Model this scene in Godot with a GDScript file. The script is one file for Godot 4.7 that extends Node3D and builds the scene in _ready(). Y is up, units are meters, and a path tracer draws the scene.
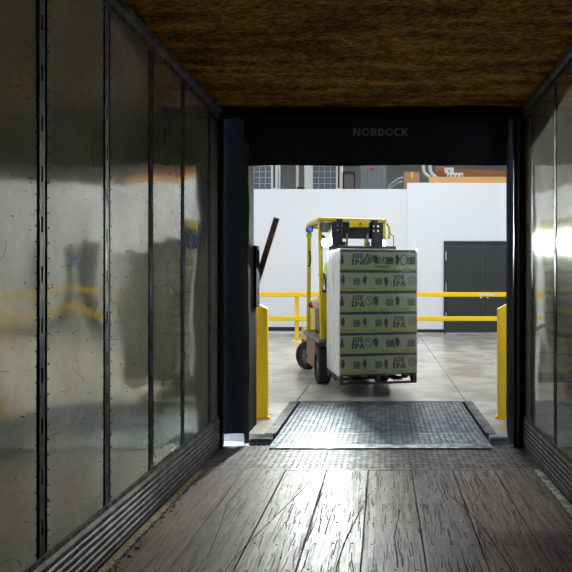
extends Node3D
# A dock seen from inside a trailer: camera at x = 0, z = 0, 1.34 m above the trailer bed, looking along -z.

const XL := -1.35          # inner face of the trailer's left wall
const XR := 1.16           # inner face of the trailer's right wall
const YC := 2.79           # trailer ceiling
const ZE := -5.43          # rear end of the trailer bed
const ZF := 6.0            # closed front end of the trailer, behind the camera
const EYE := 1.34

var M := {}
var rng := RandomNumberGenerator.new()

# ------------------------------------------------------------------ mesh helper
class Mb:
	var st := SurfaceTool.new()
	var col = null
	func _init():
		st.begin(Mesh.PRIMITIVE_TRIANGLES)
	func tri(a: Vector3, b: Vector3, c: Vector3, na: Vector3, nb: Vector3, nc: Vector3, ua := Vector2.ZERO, ub := Vector2.ZERO, uc := Vector2.ZERO):
		var up := (b - a).cross(c - a).dot(na + nb + nc) > 0.0
		put(a, na, ua)
		if up:
			put(c, nc, uc); put(b, nb, ub)
		else:
			put(b, nb, ub); put(c, nc, uc)
	func put(p: Vector3, n: Vector3, uv: Vector2):
		if col != null: st.set_color(col)
		st.set_normal(n); st.set_uv(uv); st.add_vertex(p)
	func face(pts: Array, n: Vector3):
		for i in range(1, pts.size() - 1):
			tri(pts[0], pts[i], pts[i + 1], n, n, n)
	func flat(pts: Array, inside: Vector3):
		# a flat polygon whose normal points away from `inside`
		var n: Vector3 = (pts[1] - pts[0]).cross(pts[2] - pts[0]).normalized()
		if n.dot(pts[0] - inside) < 0: n = -n
		face(pts, n)
	func box(c: Vector3, s: Vector3, b := 0.0, xf := Basis.IDENTITY):
		var h := s * 0.5
		b = minf(b, minf(h.x, minf(h.y, h.z)) * 0.9)
		for ax in 3:
			for sg in [-1.0, 1.0]:
				var u := (ax + 1) % 3
				var v := (ax + 2) % 3
				var pts := []
				for q in [[-1, -1], [1, -1], [1, 1], [-1, 1]]:
					var p := Vector3.ZERO
					p[ax] = sg * h[ax]; p[u] = q[0] * (h[u] - b); p[v] = q[1] * (h[v] - b)
					pts.append(c + xf * p)
				var n := Vector3.ZERO
				n[ax] = sg
				face(pts, xf * n)
		if b <= 0.0: return
		for ax in 3:
			var u := (ax + 1) % 3
			var v := (ax + 2) % 3
			for su in [-1.0, 1.0]:
				for sv in [-1.0, 1.0]:
					var pts := []
					for q in [[-1, 0], [1, 0], [1, 1], [-1, 1]]:
						var p := Vector3.ZERO
						p[ax] = q[0] * (h[ax] - b)
						p[u] = su * (h[u] - (b if q[1] == 0 else 0.0))
						p[v] = sv * (h[v] - (0.0 if q[1] == 0 else b))
						pts.append(c + xf * p)
					var n := Vector3.ZERO
					n[u] = su; n[v] = sv
					face(pts, xf * n.normalized())
		for sx in [-1.0, 1.0]:
			for sy in [-1.0, 1.0]:
				for sz in [-1.0, 1.0]:
					var s3 := Vector3(sx, sy, sz)
					var pts := []
					for ax in 3:
						var p := Vector3(sx * (h.x - b), sy * (h.y - b), sz * (h.z - b))
						p[ax] = s3[ax] * h[ax]
						pts.append(c + xf * p)
					face(pts, xf * s3.normalized())
	func bb(x0: float, x1: float, y0: float, y1: float, z0: float, z1: float, b := 0.0):
		box(Vector3(x0 + x1, y0 + y1, z0 + z1) * 0.5, Vector3(absf(x1 - x0), absf(y1 - y0), absf(z1 - z0)), b)
	func bar(a: Vector3, c: Vector3, w: float, d: float, b := 0.0, side := Vector3.RIGHT):
		# a square bar from a to c; w across `side`, d across the third direction
		var y := (c - a).normalized()
		var z := side.cross(y).normalized()
		if z.length() < 0.5: z = Vector3.BACK
		var x := y.cross(z).normalized()
		box((a + c) * 0.5, Vector3(w, (c - a).length(), d), b, Basis(x, y, z))
	func tube(p: Array, r: float, seg := 10, caps := true):
		var n := p.size()
		var rings := []
		var up := Vector3.UP
		for i in n:
			var t: Vector3 = (p[mini(i + 1, n - 1)] - p[maxi(i - 1, 0)]).normalized()
			if absf(t.dot(up)) > 0.95: up = Vector3.RIGHT if absf(t.x) < 0.9 else Vector3.BACK
			var u := t.cross(up).normalized()
			var v := u.cross(t).normalized()
			up = v
			var ring := []
			for k in seg:
				var a := TAU * k / seg
				ring.append(u * cos(a) + v * sin(a))
			rings.append(ring)
		for i in n - 1:
			for k in seg:
				var k2 := (k + 1) % seg
				var n00: Vector3 = rings[i][k]
				var n01: Vector3 = rings[i][k2]
				var n10: Vector3 = rings[i + 1][k]
				var n11: Vector3 = rings[i + 1][k2]
				tri(p[i] + n00 * r, p[i] + n01 * r, p[i + 1] + n11 * r, n00, n01, n11)
				tri(p[i] + n00 * r, p[i + 1] + n11 * r, p[i + 1] + n10 * r, n00, n11, n10)
		if caps:
			for e in [0, n - 1]:
				var pts := []
				for k in seg: pts.append(p[e] + rings[e][k] * r)
				var t: Vector3 = (p[0] - p[1]) if e == 0 else (p[n - 1] - p[n - 2])
				face(pts, t.normalized())
	func lathe(o: Vector3, axis: Vector3, prof: Array, seg := 24):
		# prof: [distance along axis, radius] pairs
		axis = axis.normalized()
		var u := axis.cross(Vector3.UP if absf(axis.y) < 0.9 else Vector3.RIGHT).normalized()
		var v := axis.cross(u)
		for i in prof.size() - 1:
			var d := Vector2(prof[i + 1][0] - prof[i][0], prof[i + 1][1] - prof[i][1])
			if d.length() < 1e-6: continue
			var nn := Vector2(-d.y, d.x).normalized()
			for k in seg:
				var a0 := TAU * k / seg
				var a1 := TAU * (k + 1) / seg
				var r0 := u * cos(a0) + v * sin(a0)
				var r1 := u * cos(a1) + v * sin(a1)
				var n0 := axis * nn.x + r0 * nn.y
				var n1 := axis * nn.x + r1 * nn.y
				var p00: Vector3 = o + axis * prof[i][0] + r0 * prof[i][1]
				var p01: Vector3 = o + axis * prof[i][0] + r1 * prof[i][1]
				var p10: Vector3 = o + axis * prof[i + 1][0] + r0 * prof[i + 1][1]
				var p11: Vector3 = o + axis * prof[i + 1][0] + r1 * prof[i + 1][1]
				if prof[i][1] > 1e-5: tri(p00, p01, p11, n0, n1, n1)
				if prof[i + 1][1] > 1e-5: tri(p00, p11, p10, n0, n1, n0)
	func prism(poly: PackedVector2Array, o: Vector3, u: Vector3, v: Vector3, w: Vector3):
		# poly in the (u, v) plane at o, extruded by w
		var ids := Geometry2D.triangulate_polygon(poly)
		var n := w.normalized()
		var P := func(q: Vector2) -> Vector3: return o + u * q.x + v * q.y
		for i in range(0, ids.size(), 3):
			var a: Vector3 = P.call(poly[ids[i]])
			var b: Vector3 = P.call(poly[ids[i + 1]])
			var c: Vector3 = P.call(poly[ids[i + 2]])
			tri(a, b, c, -n, -n, -n)
			tri(a + w, b + w, c + w, n, n, n)
		var turn := 1.0 if not Geometry2D.is_polygon_clockwise(poly) else -1.0
		for i in poly.size():
			var q0 := poly[i]
			var q1 := poly[(i + 1) % poly.size()]
			var e := (q1 - q0).normalized()
			var nn := (u * e.y - v * e.x).normalized() * turn
			var a: Vector3 = P.call(q0)
			var b: Vector3 = P.call(q1)
			tri(a, b, b + w, nn, nn, nn); tri(a, b + w, a + w, nn, nn, nn)
	func grid(nu: int, nv: int, f: Callable, uvf = null):
		# a smooth sheet: f(u, v) gives the point, u and v from 0 to 1
		var P := []
		for i in nu + 1:
			for j in nv + 1: P.append(f.call(float(i) / nu, float(j) / nv))
		var N := []
		for i in nu + 1:
			for j in nv + 1:
				var du: Vector3 = P[mini(i + 1, nu) * (nv + 1) + j] - P[maxi(i - 1, 0) * (nv + 1) + j]
				var dv: Vector3 = P[i * (nv + 1) + mini(j + 1, nv)] - P[i * (nv + 1) + maxi(j - 1, 0)]
				N.append(du.cross(dv).normalized())
		for i in nu:
			for j in nv:
				var q := [i * (nv + 1) + j, (i + 1) * (nv + 1) + j, (i + 1) * (nv + 1) + j + 1, i * (nv + 1) + j + 1]
				var t := []
				for k in q:
					t.append(uvf.call(P[k]) if uvf != null else Vector2(float(k / (nv + 1)) / nu, float(k % (nv + 1)) / nv))
				tri(P[q[0]], P[q[1]], P[q[2]], N[q[0]], N[q[1]], N[q[2]], t[0], t[1], t[2])
				tri(P[q[0]], P[q[2]], P[q[3]], N[q[0]], N[q[2]], N[q[3]], t[0], t[2], t[3])
	func mesh() -> ArrayMesh:
		return st.commit()

# ------------------------------------------------------------------ node helpers
func named(parent: Node, called: String) -> String:
	if not parent.has_node(called): return called
	var k := 1
	while parent.has_node("%s_%03d" % [called, k]): k += 1
	return "%s_%03d" % [called, k]

func obj(called: String, m, material: Material, parent: Node = self) -> MeshInstance3D:
	var o := MeshInstance3D.new()
	o.mesh = m.mesh() if m is Mb else m
	o.material_override = material
	o.name = named(parent, called)
	parent.add_child(o, true)
	return o

func tag(o: Node, label: String, category: String, group := "") -> Node:
	o.set_meta("label", label); o.set_meta("category", category)
	if group != "": o.set_meta("group", group)
	return o

func thing(called: String, label: String, category: String, at := Vector3.ZERO, turn := 0.0, group := "") -> Node3D:
	var o := Node3D.new()
	o.name = named(self, called)
	add_child(o, true)
	o.position = at; o.rotation.y = turn
	tag(o, label, category, group)
	return o

func struct(called: String, m, material: Material) -> MeshInstance3D:
	var o := obj(called, m, material)
	o.set_meta("kind", "structure")
	return o

func stuff(o: Node) -> Node:
	o.set_meta("kind", "stuff")
	return o

# ------------------------------------------------------------------ materials
func mat(key: String, c: Color, rough := 0.6, metal := 0.0, spec := 0.5) -> StandardMaterial3D:
	var m := StandardMaterial3D.new()
	m.resource_name = key
	m.albedo_color = c; m.roughness = rough; m.metallic = metal; m.metallic_specular = spec
	M[key] = m
	return m

func noise(seed_: int, freq: float, octaves := 4) -> FastNoiseLite:
	var n := FastNoiseLite.new()
	n.noise_type = FastNoiseLite.TYPE_SIMPLEX_SMOOTH
	n.seed = seed_; n.frequency = freq; n.fractal_octaves = octaves
	return n

func seamless(seed_: int, freq: float, octaves: int, size: int, lo: Color, hi: Color, a := 0.2, b := 0.8) -> Texture2D:
	var n := noise(seed_, freq, octaves)
	var im := n.get_seamless_image(size, size)
	im.convert(Image.FORMAT_RGB8)
	var g := Image.create(size, size, false, Image.FORMAT_RGB8)
	for y in size:
		for x in size:
			g.set_pixel(x, y, lo.lerp(hi, smoothstep(a, b, im.get_pixel(x, y).r)))
	return ImageTexture.create_from_image(g)

func stroke(im: Image, a: Vector2, b: Vector2, w: float, c: Color, strength := 1.0):
	var n := int(a.distance_to(b)) + 1
	var sz := im.get_width()
	for i in n + 1:
		var p := a.lerp(b, float(i) / n)
		for dx in range(-int(w) - 1, int(w) + 2):
			var x := posmod(int(p.x) + dx, sz)
			var y := posmod(int(p.y), im.get_height())
			var k := clampf(w + 0.5 - absf(dx + int(p.x) - p.x), 0, 1) * strength
			if k > 0: im.set_pixel(x, y, im.get_pixel(x, y).lerp(c, k))

func wood_floor_maps() -> Array:
	# one square of 2.51 m: narrow glued strips running along the bed, splits and drag marks
	var S := 1024
	var im := Image.create(S, S, false, Image.FORMAT_RGB8)
	var hm := Image.create(S, S, false, Image.FORMAT_RGB8)
	var rm := Image.create(S, S, false, Image.FORMAT_RGB8)   # worn ridges are smoother than the splits
	var g1 := noise(3, 1.0, 4)
	var blot := noise(8, 0.006, 4)
	var tones := []
	var x0 := 0
	var strip := PackedInt32Array()
	strip.resize(S)
	var k := 0
	while x0 < S:
		var w := rng.randi_range(10, 15)
		for i in w:
			if x0 + i < S: strip[x0 + i] = k
		x0 += w; k += 1
	for i in k:
		var cuts := []
		var off := rng.randi_range(0, 400)
		for j in 6: cuts.append([off + j * rng.randi_range(150, 260), rng.randf_range(-0.05, 0.05)])
		tones.append(cuts)
	var base := Color(0.44, 0.365, 0.30)
	for y in S:
		for x in S:
			var t := 0.0
			for c in tones[strip[x]]:
				if y > c[0]: t = c[1]
			var grain := g1.get_noise_2d(x * 0.22, y * 0.012) * 0.13 + g1.get_noise_2d(x * 0.9, y * 0.03) * 0.10
			var b := blot.get_noise_2d(x, y * 0.5) * 0.12
			var v := 1.0 + t * 2.6 + grain * 1.4 + b * 1.3
			im.set_pixel(x, y, Color(base.r * v, base.g * v, base.b * v))
			var h := 0.62 + grain * 0.8 + t
			hm.set_pixel(x, y, Color(h, h, h))
			var ro := clampf(0.47 - grain * 0.9 - t * 0.8, 0.3, 0.9)
			rm.set_pixel(x, y, Color(ro, ro, ro))
	# splits along the grain
	for i in 1150:
		var p := Vector2(rng.randf() * S, rng.randf() * S)
		var L := rng.randf_range(15, 170) * rng.randf_range(0.4, 1.0)
		var w := rng.randf_range(0.05, 0.75)
		var drift := rng.randf_range(-0.05, 0.05)
		var q := p
		var parts := int(L / 9) + 1
		for j in parts:
			var r := q + Vector2(drift * 9 + rng.randf_range(-0.9, 0.9), 9)
			stroke(im, q, r, w * (1.0 - 0.6 * j / parts), Color(0.045, 0.038, 0.03), 0.95)
			stroke(hm, q, r, w * (1.0 - 0.6 * j / parts), Color(0.1, 0.1, 0.1), 0.85)
			stroke(rm, q, r, w + 0.3, Color(0.97, 0.97, 0.97), 1.0)
			q = r
	# long curved drag marks: [x, distance from camera] in metres along the bed
	for path in [[[-0.5, 4.45], [-0.54, 4.2], [-0.60, 3.9], [-0.68, 3.5], [-0.73, 3.2], [-0.74, 3.0]], [[-0.09, 4.2], [-0.16, 3.7], [-0.2, 3.4], [-0.22, 3.1], [-0.22, 2.9]], [[0.42, 4.15], [0.5, 3.9], [0.55, 3.6], [0.58, 3.3], [0.61, 3.0]], [[-0.93, 4.5], [-0.95, 4.0], [-0.9, 3.6], [-0.86, 3.2]], [[0.1, 3.9], [0.06, 3.5], [0.07, 3.1]]]:
		for j in path.size() - 1:
			var a := Vector2((path[j][0] - XL) / 2.51 * S, (path[j][1] - 2.4) / 2.51 * S)
			var b := Vector2((path[j + 1][0] - XL) / 2.51 * S, (path[j + 1][1] - 2.4) / 2.51 * S)
			for m in 6:
				var c := a.lerp(b, m / 6.0) + Vector2(rng.randf_range(-0.6, 0.6), 0)
				var d := a.lerp(b, (m + 1) / 6.0) + Vector2(rng.randf_range(-0.6, 0.6), 0)
				stroke(im, c, d, rng.randf_range(0.5, 1.6), Color(0.05, 0.045, 0.04), 0.9)
				stroke(hm, c, d, 1.0, Color(0.1, 0.1, 0.1), 0.9)
				stroke(rm, c, d, 1.3, Color(0.97, 0.97, 0.97), 1.0)
	return [ImageTexture.create_from_image(im), ImageTexture.create_from_image(hm), ImageTexture.create_from_image(rm)]

func foam_maps() -> Array:
	var S := 768
	var im := Image.create(S, S, false, Image.FORMAT_RGB8)
	var hm := Image.create(S, S, false, Image.FORMAT_RGB8)
	var a := noise(21, 0.011, 4)
	var b := noise(22, 0.09, 3)
	var c := noise(23, 0.02, 3)
	for y in S:
		for x in S:
			var s := a.get_noise_2d(x * 0.22, y * 1.5)          # long streaks across the trailer
			var f := b.get_noise_2d(x * 0.6, y)
			var p := c.get_noise_2d(x, y)
			var t := clampf(0.5 + s * 0.6 + f * 0.55 + p * 0.35, 0, 1)
			var col := Color(0.38, 0.25, 0.115).lerp(Color(0.84, 0.63, 0.31), t)
			im.set_pixel(x, y, col)
			var h := clampf(0.5 + s * 0.25 + f * 0.7, 0, 1)
			hm.set_pixel(x, y, Color(h, h, h))
	return [ImageTexture.create_from_image(im), ImageTexture.create_from_image(hm)]

func panel_map() -> Texture2D:
	# off-white sheet with scuffs, scratches and dirt specks
	var S := 1024
	var im := Image.create(S, S, false, Image.FORMAT_RGB8)
	var a := noise(31, 0.004, 4)
	var b := noise(32, 0.03, 3)
	for y in S:
		for x in S:
			var v := 0.93 + a.get_noise_2d(x, y) * 0.10 + b.get_noise_2d(x, y) * 0.04
			im.set_pixel(x, y, Color(v, v * 0.99, v * 0.955))
	for i in 70:
		var p := Vector2(rng.randf() * S, rng.randf() * S)
		var d := Vector2.from_angle(rng.randf_range(-0.5, 0.5)) * rng.randf_range(10, 120)
		var bend := rng.randf_range(-0.2, 0.2)
		var q := p
		for j in 8:
			var r := q + d.rotated(bend * j) / 8
			stroke(im, q, r, rng.randf_range(0.1, 0.9), Color(0.3, 0.29, 0.27), rng.randf_range(0.3, 0.8))
			q = r
	for i in 160:
		var p := Vector2(rng.randf() * S, rng.randf() * S)
		var r := rng.randf_range(0.5, 2.6)
		stroke(im, p, p + Vector2(rng.randf_range(0, 9), r), r, Color(0.25, 0.23, 0.2), 0.8)
	return ImageTexture.create_from_image(im)

func tri_planar(m: StandardMaterial3D, scale_: float):
	m.uv1_triplanar = true; m.uv1_world_triplanar = true
	m.uv1_scale = Vector3.ONE * scale_

func make_materials():
	var wf := wood_floor_maps()
	for i in 3:
		var t: float = [1.0, 0.9, 1.08][i]
		var m := mat("bed_wood_%d" % i, Color(t, t, t), 1.0, 0.0, 0.45)
		m.albedo_texture = wf[0]; m.roughness_texture = wf[2]
		m.heightmap_enabled = true; m.heightmap_texture = wf[1]; m.heightmap_scale = 0.18
	var fm := foam_maps()
	var m := mat("foam", Color(1, 1, 1), 0.95, 0.0, 0.2)
	m.albedo_texture = fm[0]; m.heightmap_enabled = true; m.heightmap_texture = fm[1]; m.heightmap_scale = 2.4
	m = mat("wall_sheet", Color(0.84, 0.845, 0.80), 0.085, 0.62, 0.6)
	m.albedo_texture = panel_map(); tri_planar(m, 0.55)
	var scuffed := seamless(41, 0.012, 5, 512, Color(0.55, 0.55, 0.55), Color(1, 1, 1))
	m = mat("galvanized", Color(0.37, 0.38, 0.37), 0.58, 0.4); m.albedo_texture = scuffed; tri_planar(m, 0.9)
	m = mat("scuff_metal", Color(0.47, 0.485, 0.475), 0.5, 0.2); m.albedo_texture = scuffed; tri_planar(m, 1.3)
	m = mat("tread_steel", Color(0.45, 0.49, 0.52), 0.44, 0.55); m.albedo_texture = scuffed; tri_planar(m, 1.1)
	m = mat("sill_steel", Color(0.42, 0.39, 0.36), 0.52, 0.4); m.albedo_texture = scuffed; tri_planar(m, 1.3)
	m = mat("lip_steel", Color(0.58, 0.61, 0.63), 0.36, 0.7); m.albedo_texture = scuffed; tri_planar(m, 1.5)
	mat("channel_dark", Color(0.10, 0.105, 0.10), 0.6, 0.3)
	mat("rivet", Color(0.16, 0.16, 0.15), 0.5, 0.5)
	mat("screw", Color(0.10, 0.09, 0.08), 0.5, 0.5)
	mat("frame_black", Color(0.085, 0.085, 0.085), 0.45, 0.4)
	mat("frame_grey", Color(0.42, 0.42, 0.40), 0.35, 0.6)
	m = mat("edge_pale", Color(0.80, 0.78, 0.73), 0.5, 0.1); m.albedo_texture = scuffed; tri_planar(m, 2.0)
	m = mat("edge_dirt", Color(0.68, 0.58, 0.40), 0.85); m.albedo_texture = scuffed; tri_planar(m, 6.0)
	m = mat("vinyl", Color(0.23, 0.265, 0.32), 0.65, 0.0, 0.4)
	m.albedo_texture = seamless(51, 0.05, 4, 256, Color(0.75, 0.75, 0.75), Color(1, 1, 1)); tri_planar(m, 3.0)
	mat("vinyl_edge", Color(0.36, 0.37, 0.33), 0.5)
	mat("jamb_dark", Color(0.20, 0.205, 0.19), 0.95, 0.0, 0.1)
	mat("box_dark", Color(0.09, 0.095, 0.10), 0.9, 0.0, 0.15)
	mat("print_grey", Color(0.62, 0.63, 0.64), 0.6)
	mat("white_paint", Color(0.90, 0.905, 0.92), 0.55)
	mat("white_wall_side", Color(0.88, 0.885, 0.90), 0.55)
	mat("grey_back", Color(0.50, 0.50, 0.49), 0.7)
	mat("door_paint", Color(0.165, 0.185, 0.18), 0.38, 0.0, 0.5)
	mat("base_black", Color(0.09, 0.095, 0.10), 0.6)
	m = mat("concrete", Color(0.78, 0.765, 0.74), 0.22, 0.0, 0.5)
	m.albedo_texture = seamless(61, 0.006, 5, 768, Color(0.84, 0.83, 0.81), Color(1, 1, 1)); tri_planar(m, 0.28)
	m = mat("rough_concrete", Color(0.52, 0.50, 0.47), 0.8)

	mat("yellow", Color(0.98, 0.80, 0.01), 0.38)
	mat("truck_yellow", Color(0.78, 0.68, 0.05), 0.32)
	mat("black_rubber", Color(0.05, 0.05, 0.05), 0.75)
	mat("truck_dark", Color(0.075, 0.08, 0.09), 0.4, 0.3)
	mat("truck_grey", Color(0.36, 0.36, 0.35), 0.45, 0.3)
	mat("rust_panel", Color(0.50, 0.37, 0.31), 0.6, 0.1)
	mat("seat_vinyl", Color(0.06, 0.06, 0.065), 0.5)
	mat("chrome", Color(0.8, 0.8, 0.8), 0.12, 1.0)
	mat("card", Color(0.66, 0.50, 0.35), 0.85)
	mat("case_card", Color(0.50, 0.525, 0.45), 0.5)
	mat("case_green", Color(0.50, 0.57, 0.10), 0.5)
	mat("case_ink", Color(0.06, 0.065, 0.06), 0.5)
	mat("case_ink_grey", Color(0.22, 0.23, 0.21), 0.5)
	mat("case_pale", Color(0.72, 0.73, 0.66), 0.5)
	m = mat("pallet_wood", Color(0.25, 0.235, 0.215), 0.8); m.albedo_texture = scuffed; tri_planar(m, 3.0)
	mat("plank_brown", Color(0.30, 0.22, 0.17), 0.9, 0.0, 0.15)
	mat("plank_grey", Color(0.55, 0.53, 0.49), 0.75)
	mat("timber", Color(0.88, 0.67, 0.42), 0.6)
	mat("board_brown", Color(0.60, 0.38, 0.23), 0.7)
	mat("unit_white", Color(0.85, 0.85, 0.83), 0.5)
	mat("unit_grille", Color(0.36, 0.38, 0.41), 0.5, 0.3)
	mat("unit_fin", Color(0.62, 0.64, 0.67), 0.4, 0.5)
	mat("cabinet_grey", Color(0.46, 0.48, 0.49), 0.5, 0.2)
	mat("red_label", Color(0.70, 0.16, 0.14), 0.5)
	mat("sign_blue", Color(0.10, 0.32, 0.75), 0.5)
	mat("lime", Color(0.55, 0.85, 0.15), 0.5)
	mat("skin", Color(0.62, 0.42, 0.32), 0.6)
	mat("cap_dark", Color(0.22, 0.14, 0.10), 0.8)
	mat("vest", Color(0.62, 0.83, 0.18), 0.7)
	mat("cloth_cream", Color(0.86, 0.74, 0.62), 0.85)
	mat("cloth_red", Color(0.62, 0.10, 0.10), 0.85)
	mat("roof_metal", Color(0.62, 0.62, 0.62), 0.6)
	mat("asphalt", Color(0.55, 0.55, 0.53), 0.85)
	m = mat("body_colors", Color.WHITE, 0.75); m.vertex_color_use_as_albedo = true
	m = mat("film_front", Color(0.95, 0.97, 0.95, 0.04), 0.18); m.transparency = BaseMaterial3D.TRANSPARENCY_ALPHA
	m = mat("film_side_glare", Color(0.93, 0.94, 0.95, 0.62), 0.24); m.transparency = BaseMaterial3D.TRANSPARENCY_ALPHA  # whiter and denser than the front film: glare put into its colour
	m = mat("lamp_glow", Color(1, 1, 1), 0.3); m.emission_enabled = true; m.emission = Color(0.96, 1.0, 0.97); m.emission_energy_multiplier = 14.0
	m = mat("tube_glow", Color(1, 1, 1), 0.4); m.emission_enabled = true; m.emission = Color(0.95, 0.98, 1.0); m.emission_energy_multiplier = 4.0
	m = mat("blue_glow", Color(0.2, 0.4, 1.0), 0.3); m.emission_enabled = true; m.emission = Color(0.12, 0.3, 1.0); m.emission_energy_multiplier = 1.5

# ------------------------------------------------------------------ camera, sky, light
func camera_and_light():
	var cam := Camera3D.new()
	cam.name = "camera"
	cam.projection = Camera3D.PROJECTION_FRUSTUM
	cam.near = 0.05; cam.far = 200.0
	cam.size = 572.0 / 656.0 * cam.near
	cam.frustum_offset = Vector2(-97.0, -2.0) / 656.0 * cam.near
	cam.position = Vector3(0, EYE, 0)
	add_child(cam)
	cam.current = true
	var we := WorldEnvironment.new()
	we.name = "world"
	var e := Environment.new()
	var sky := Sky.new()
	var sm := ProceduralSkyMaterial.new()
	sm.sky_top_color = Color(0.72, 0.80, 0.92); sm.sky_horizon_color = Color(0.86, 0.90, 0.96)
	sm.ground_bottom_color = Color(0.4, 0.4, 0.4); sm.ground_horizon_color = Color(0.6, 0.62, 0.65)
	sm.energy_multiplier = 12.0
	sky.sky_material = sm
	e.background_mode = Environment.BG_SKY; e.sky = sky
	e.tonemap_mode = Environment.TONE_MAPPER_LINEAR
	e.tonemap_exposure = 1.35
	e.sdfgi_enabled = true; e.ssao_enabled = true; e.ssil_enabled = true
	we.environment = e
	add_child(we)
	high_bay_lights()

const BAY_ENERGY := 13.0
func high_bay_lights():
	# linear high-bay fittings under the warehouse roof: housing, glowing lens and the light it gives
	for x in [-5.0, 0.5, 6.0]:
		for z in [-9.5, -14.0, -20.5]:
			var t := thing("high_bay_light", "white high bay light %s, %s" % [{-9.5: "in the row by the dock wall", -14.0: "in the row by the guard rail", -20.5: "in the row over the office roof"}[z], {-5.0: "plank side", 0.5: "facing the dock opening", 6.0: "dark door side"}[x]], "ceiling light", Vector3(x, 6.901, z), 0.0, "high bay lights under the warehouse roof")
			var m := Mb.new()
			m.bb(-0.75, 0.75, 0.0, 0.1, -0.2, 0.2, 0.01)
			m.tube([Vector3(-0.5, 0.1, 0), Vector3(-0.5, 0.698, 0)], 0.006, 6); m.tube([Vector3(0.5, 0.1, 0), Vector3(0.5, 0.698, 0)], 0.006, 6)
			obj("housing", m, M.unit_white, t)
			m = Mb.new()
			m.bb(-0.70, 0.70, -0.015, 0.0, -0.16, 0.16)
			obj("lens", m, M.tube_glow, t)
			var a := AreaLight3D.new()
			a.name = "glow"
			a.area_size = Vector2(1.4, 0.32)
			a.light_color = Color(0.95, 0.98, 1.0)
			a.light_energy = BAY_ENERGY
			a.area_range = 40.0
			a.shadow_enabled = true
			a.rotation.x = -PI / 2
			a.position = Vector3(0, -0.02, 0)
			t.add_child(a)

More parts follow.
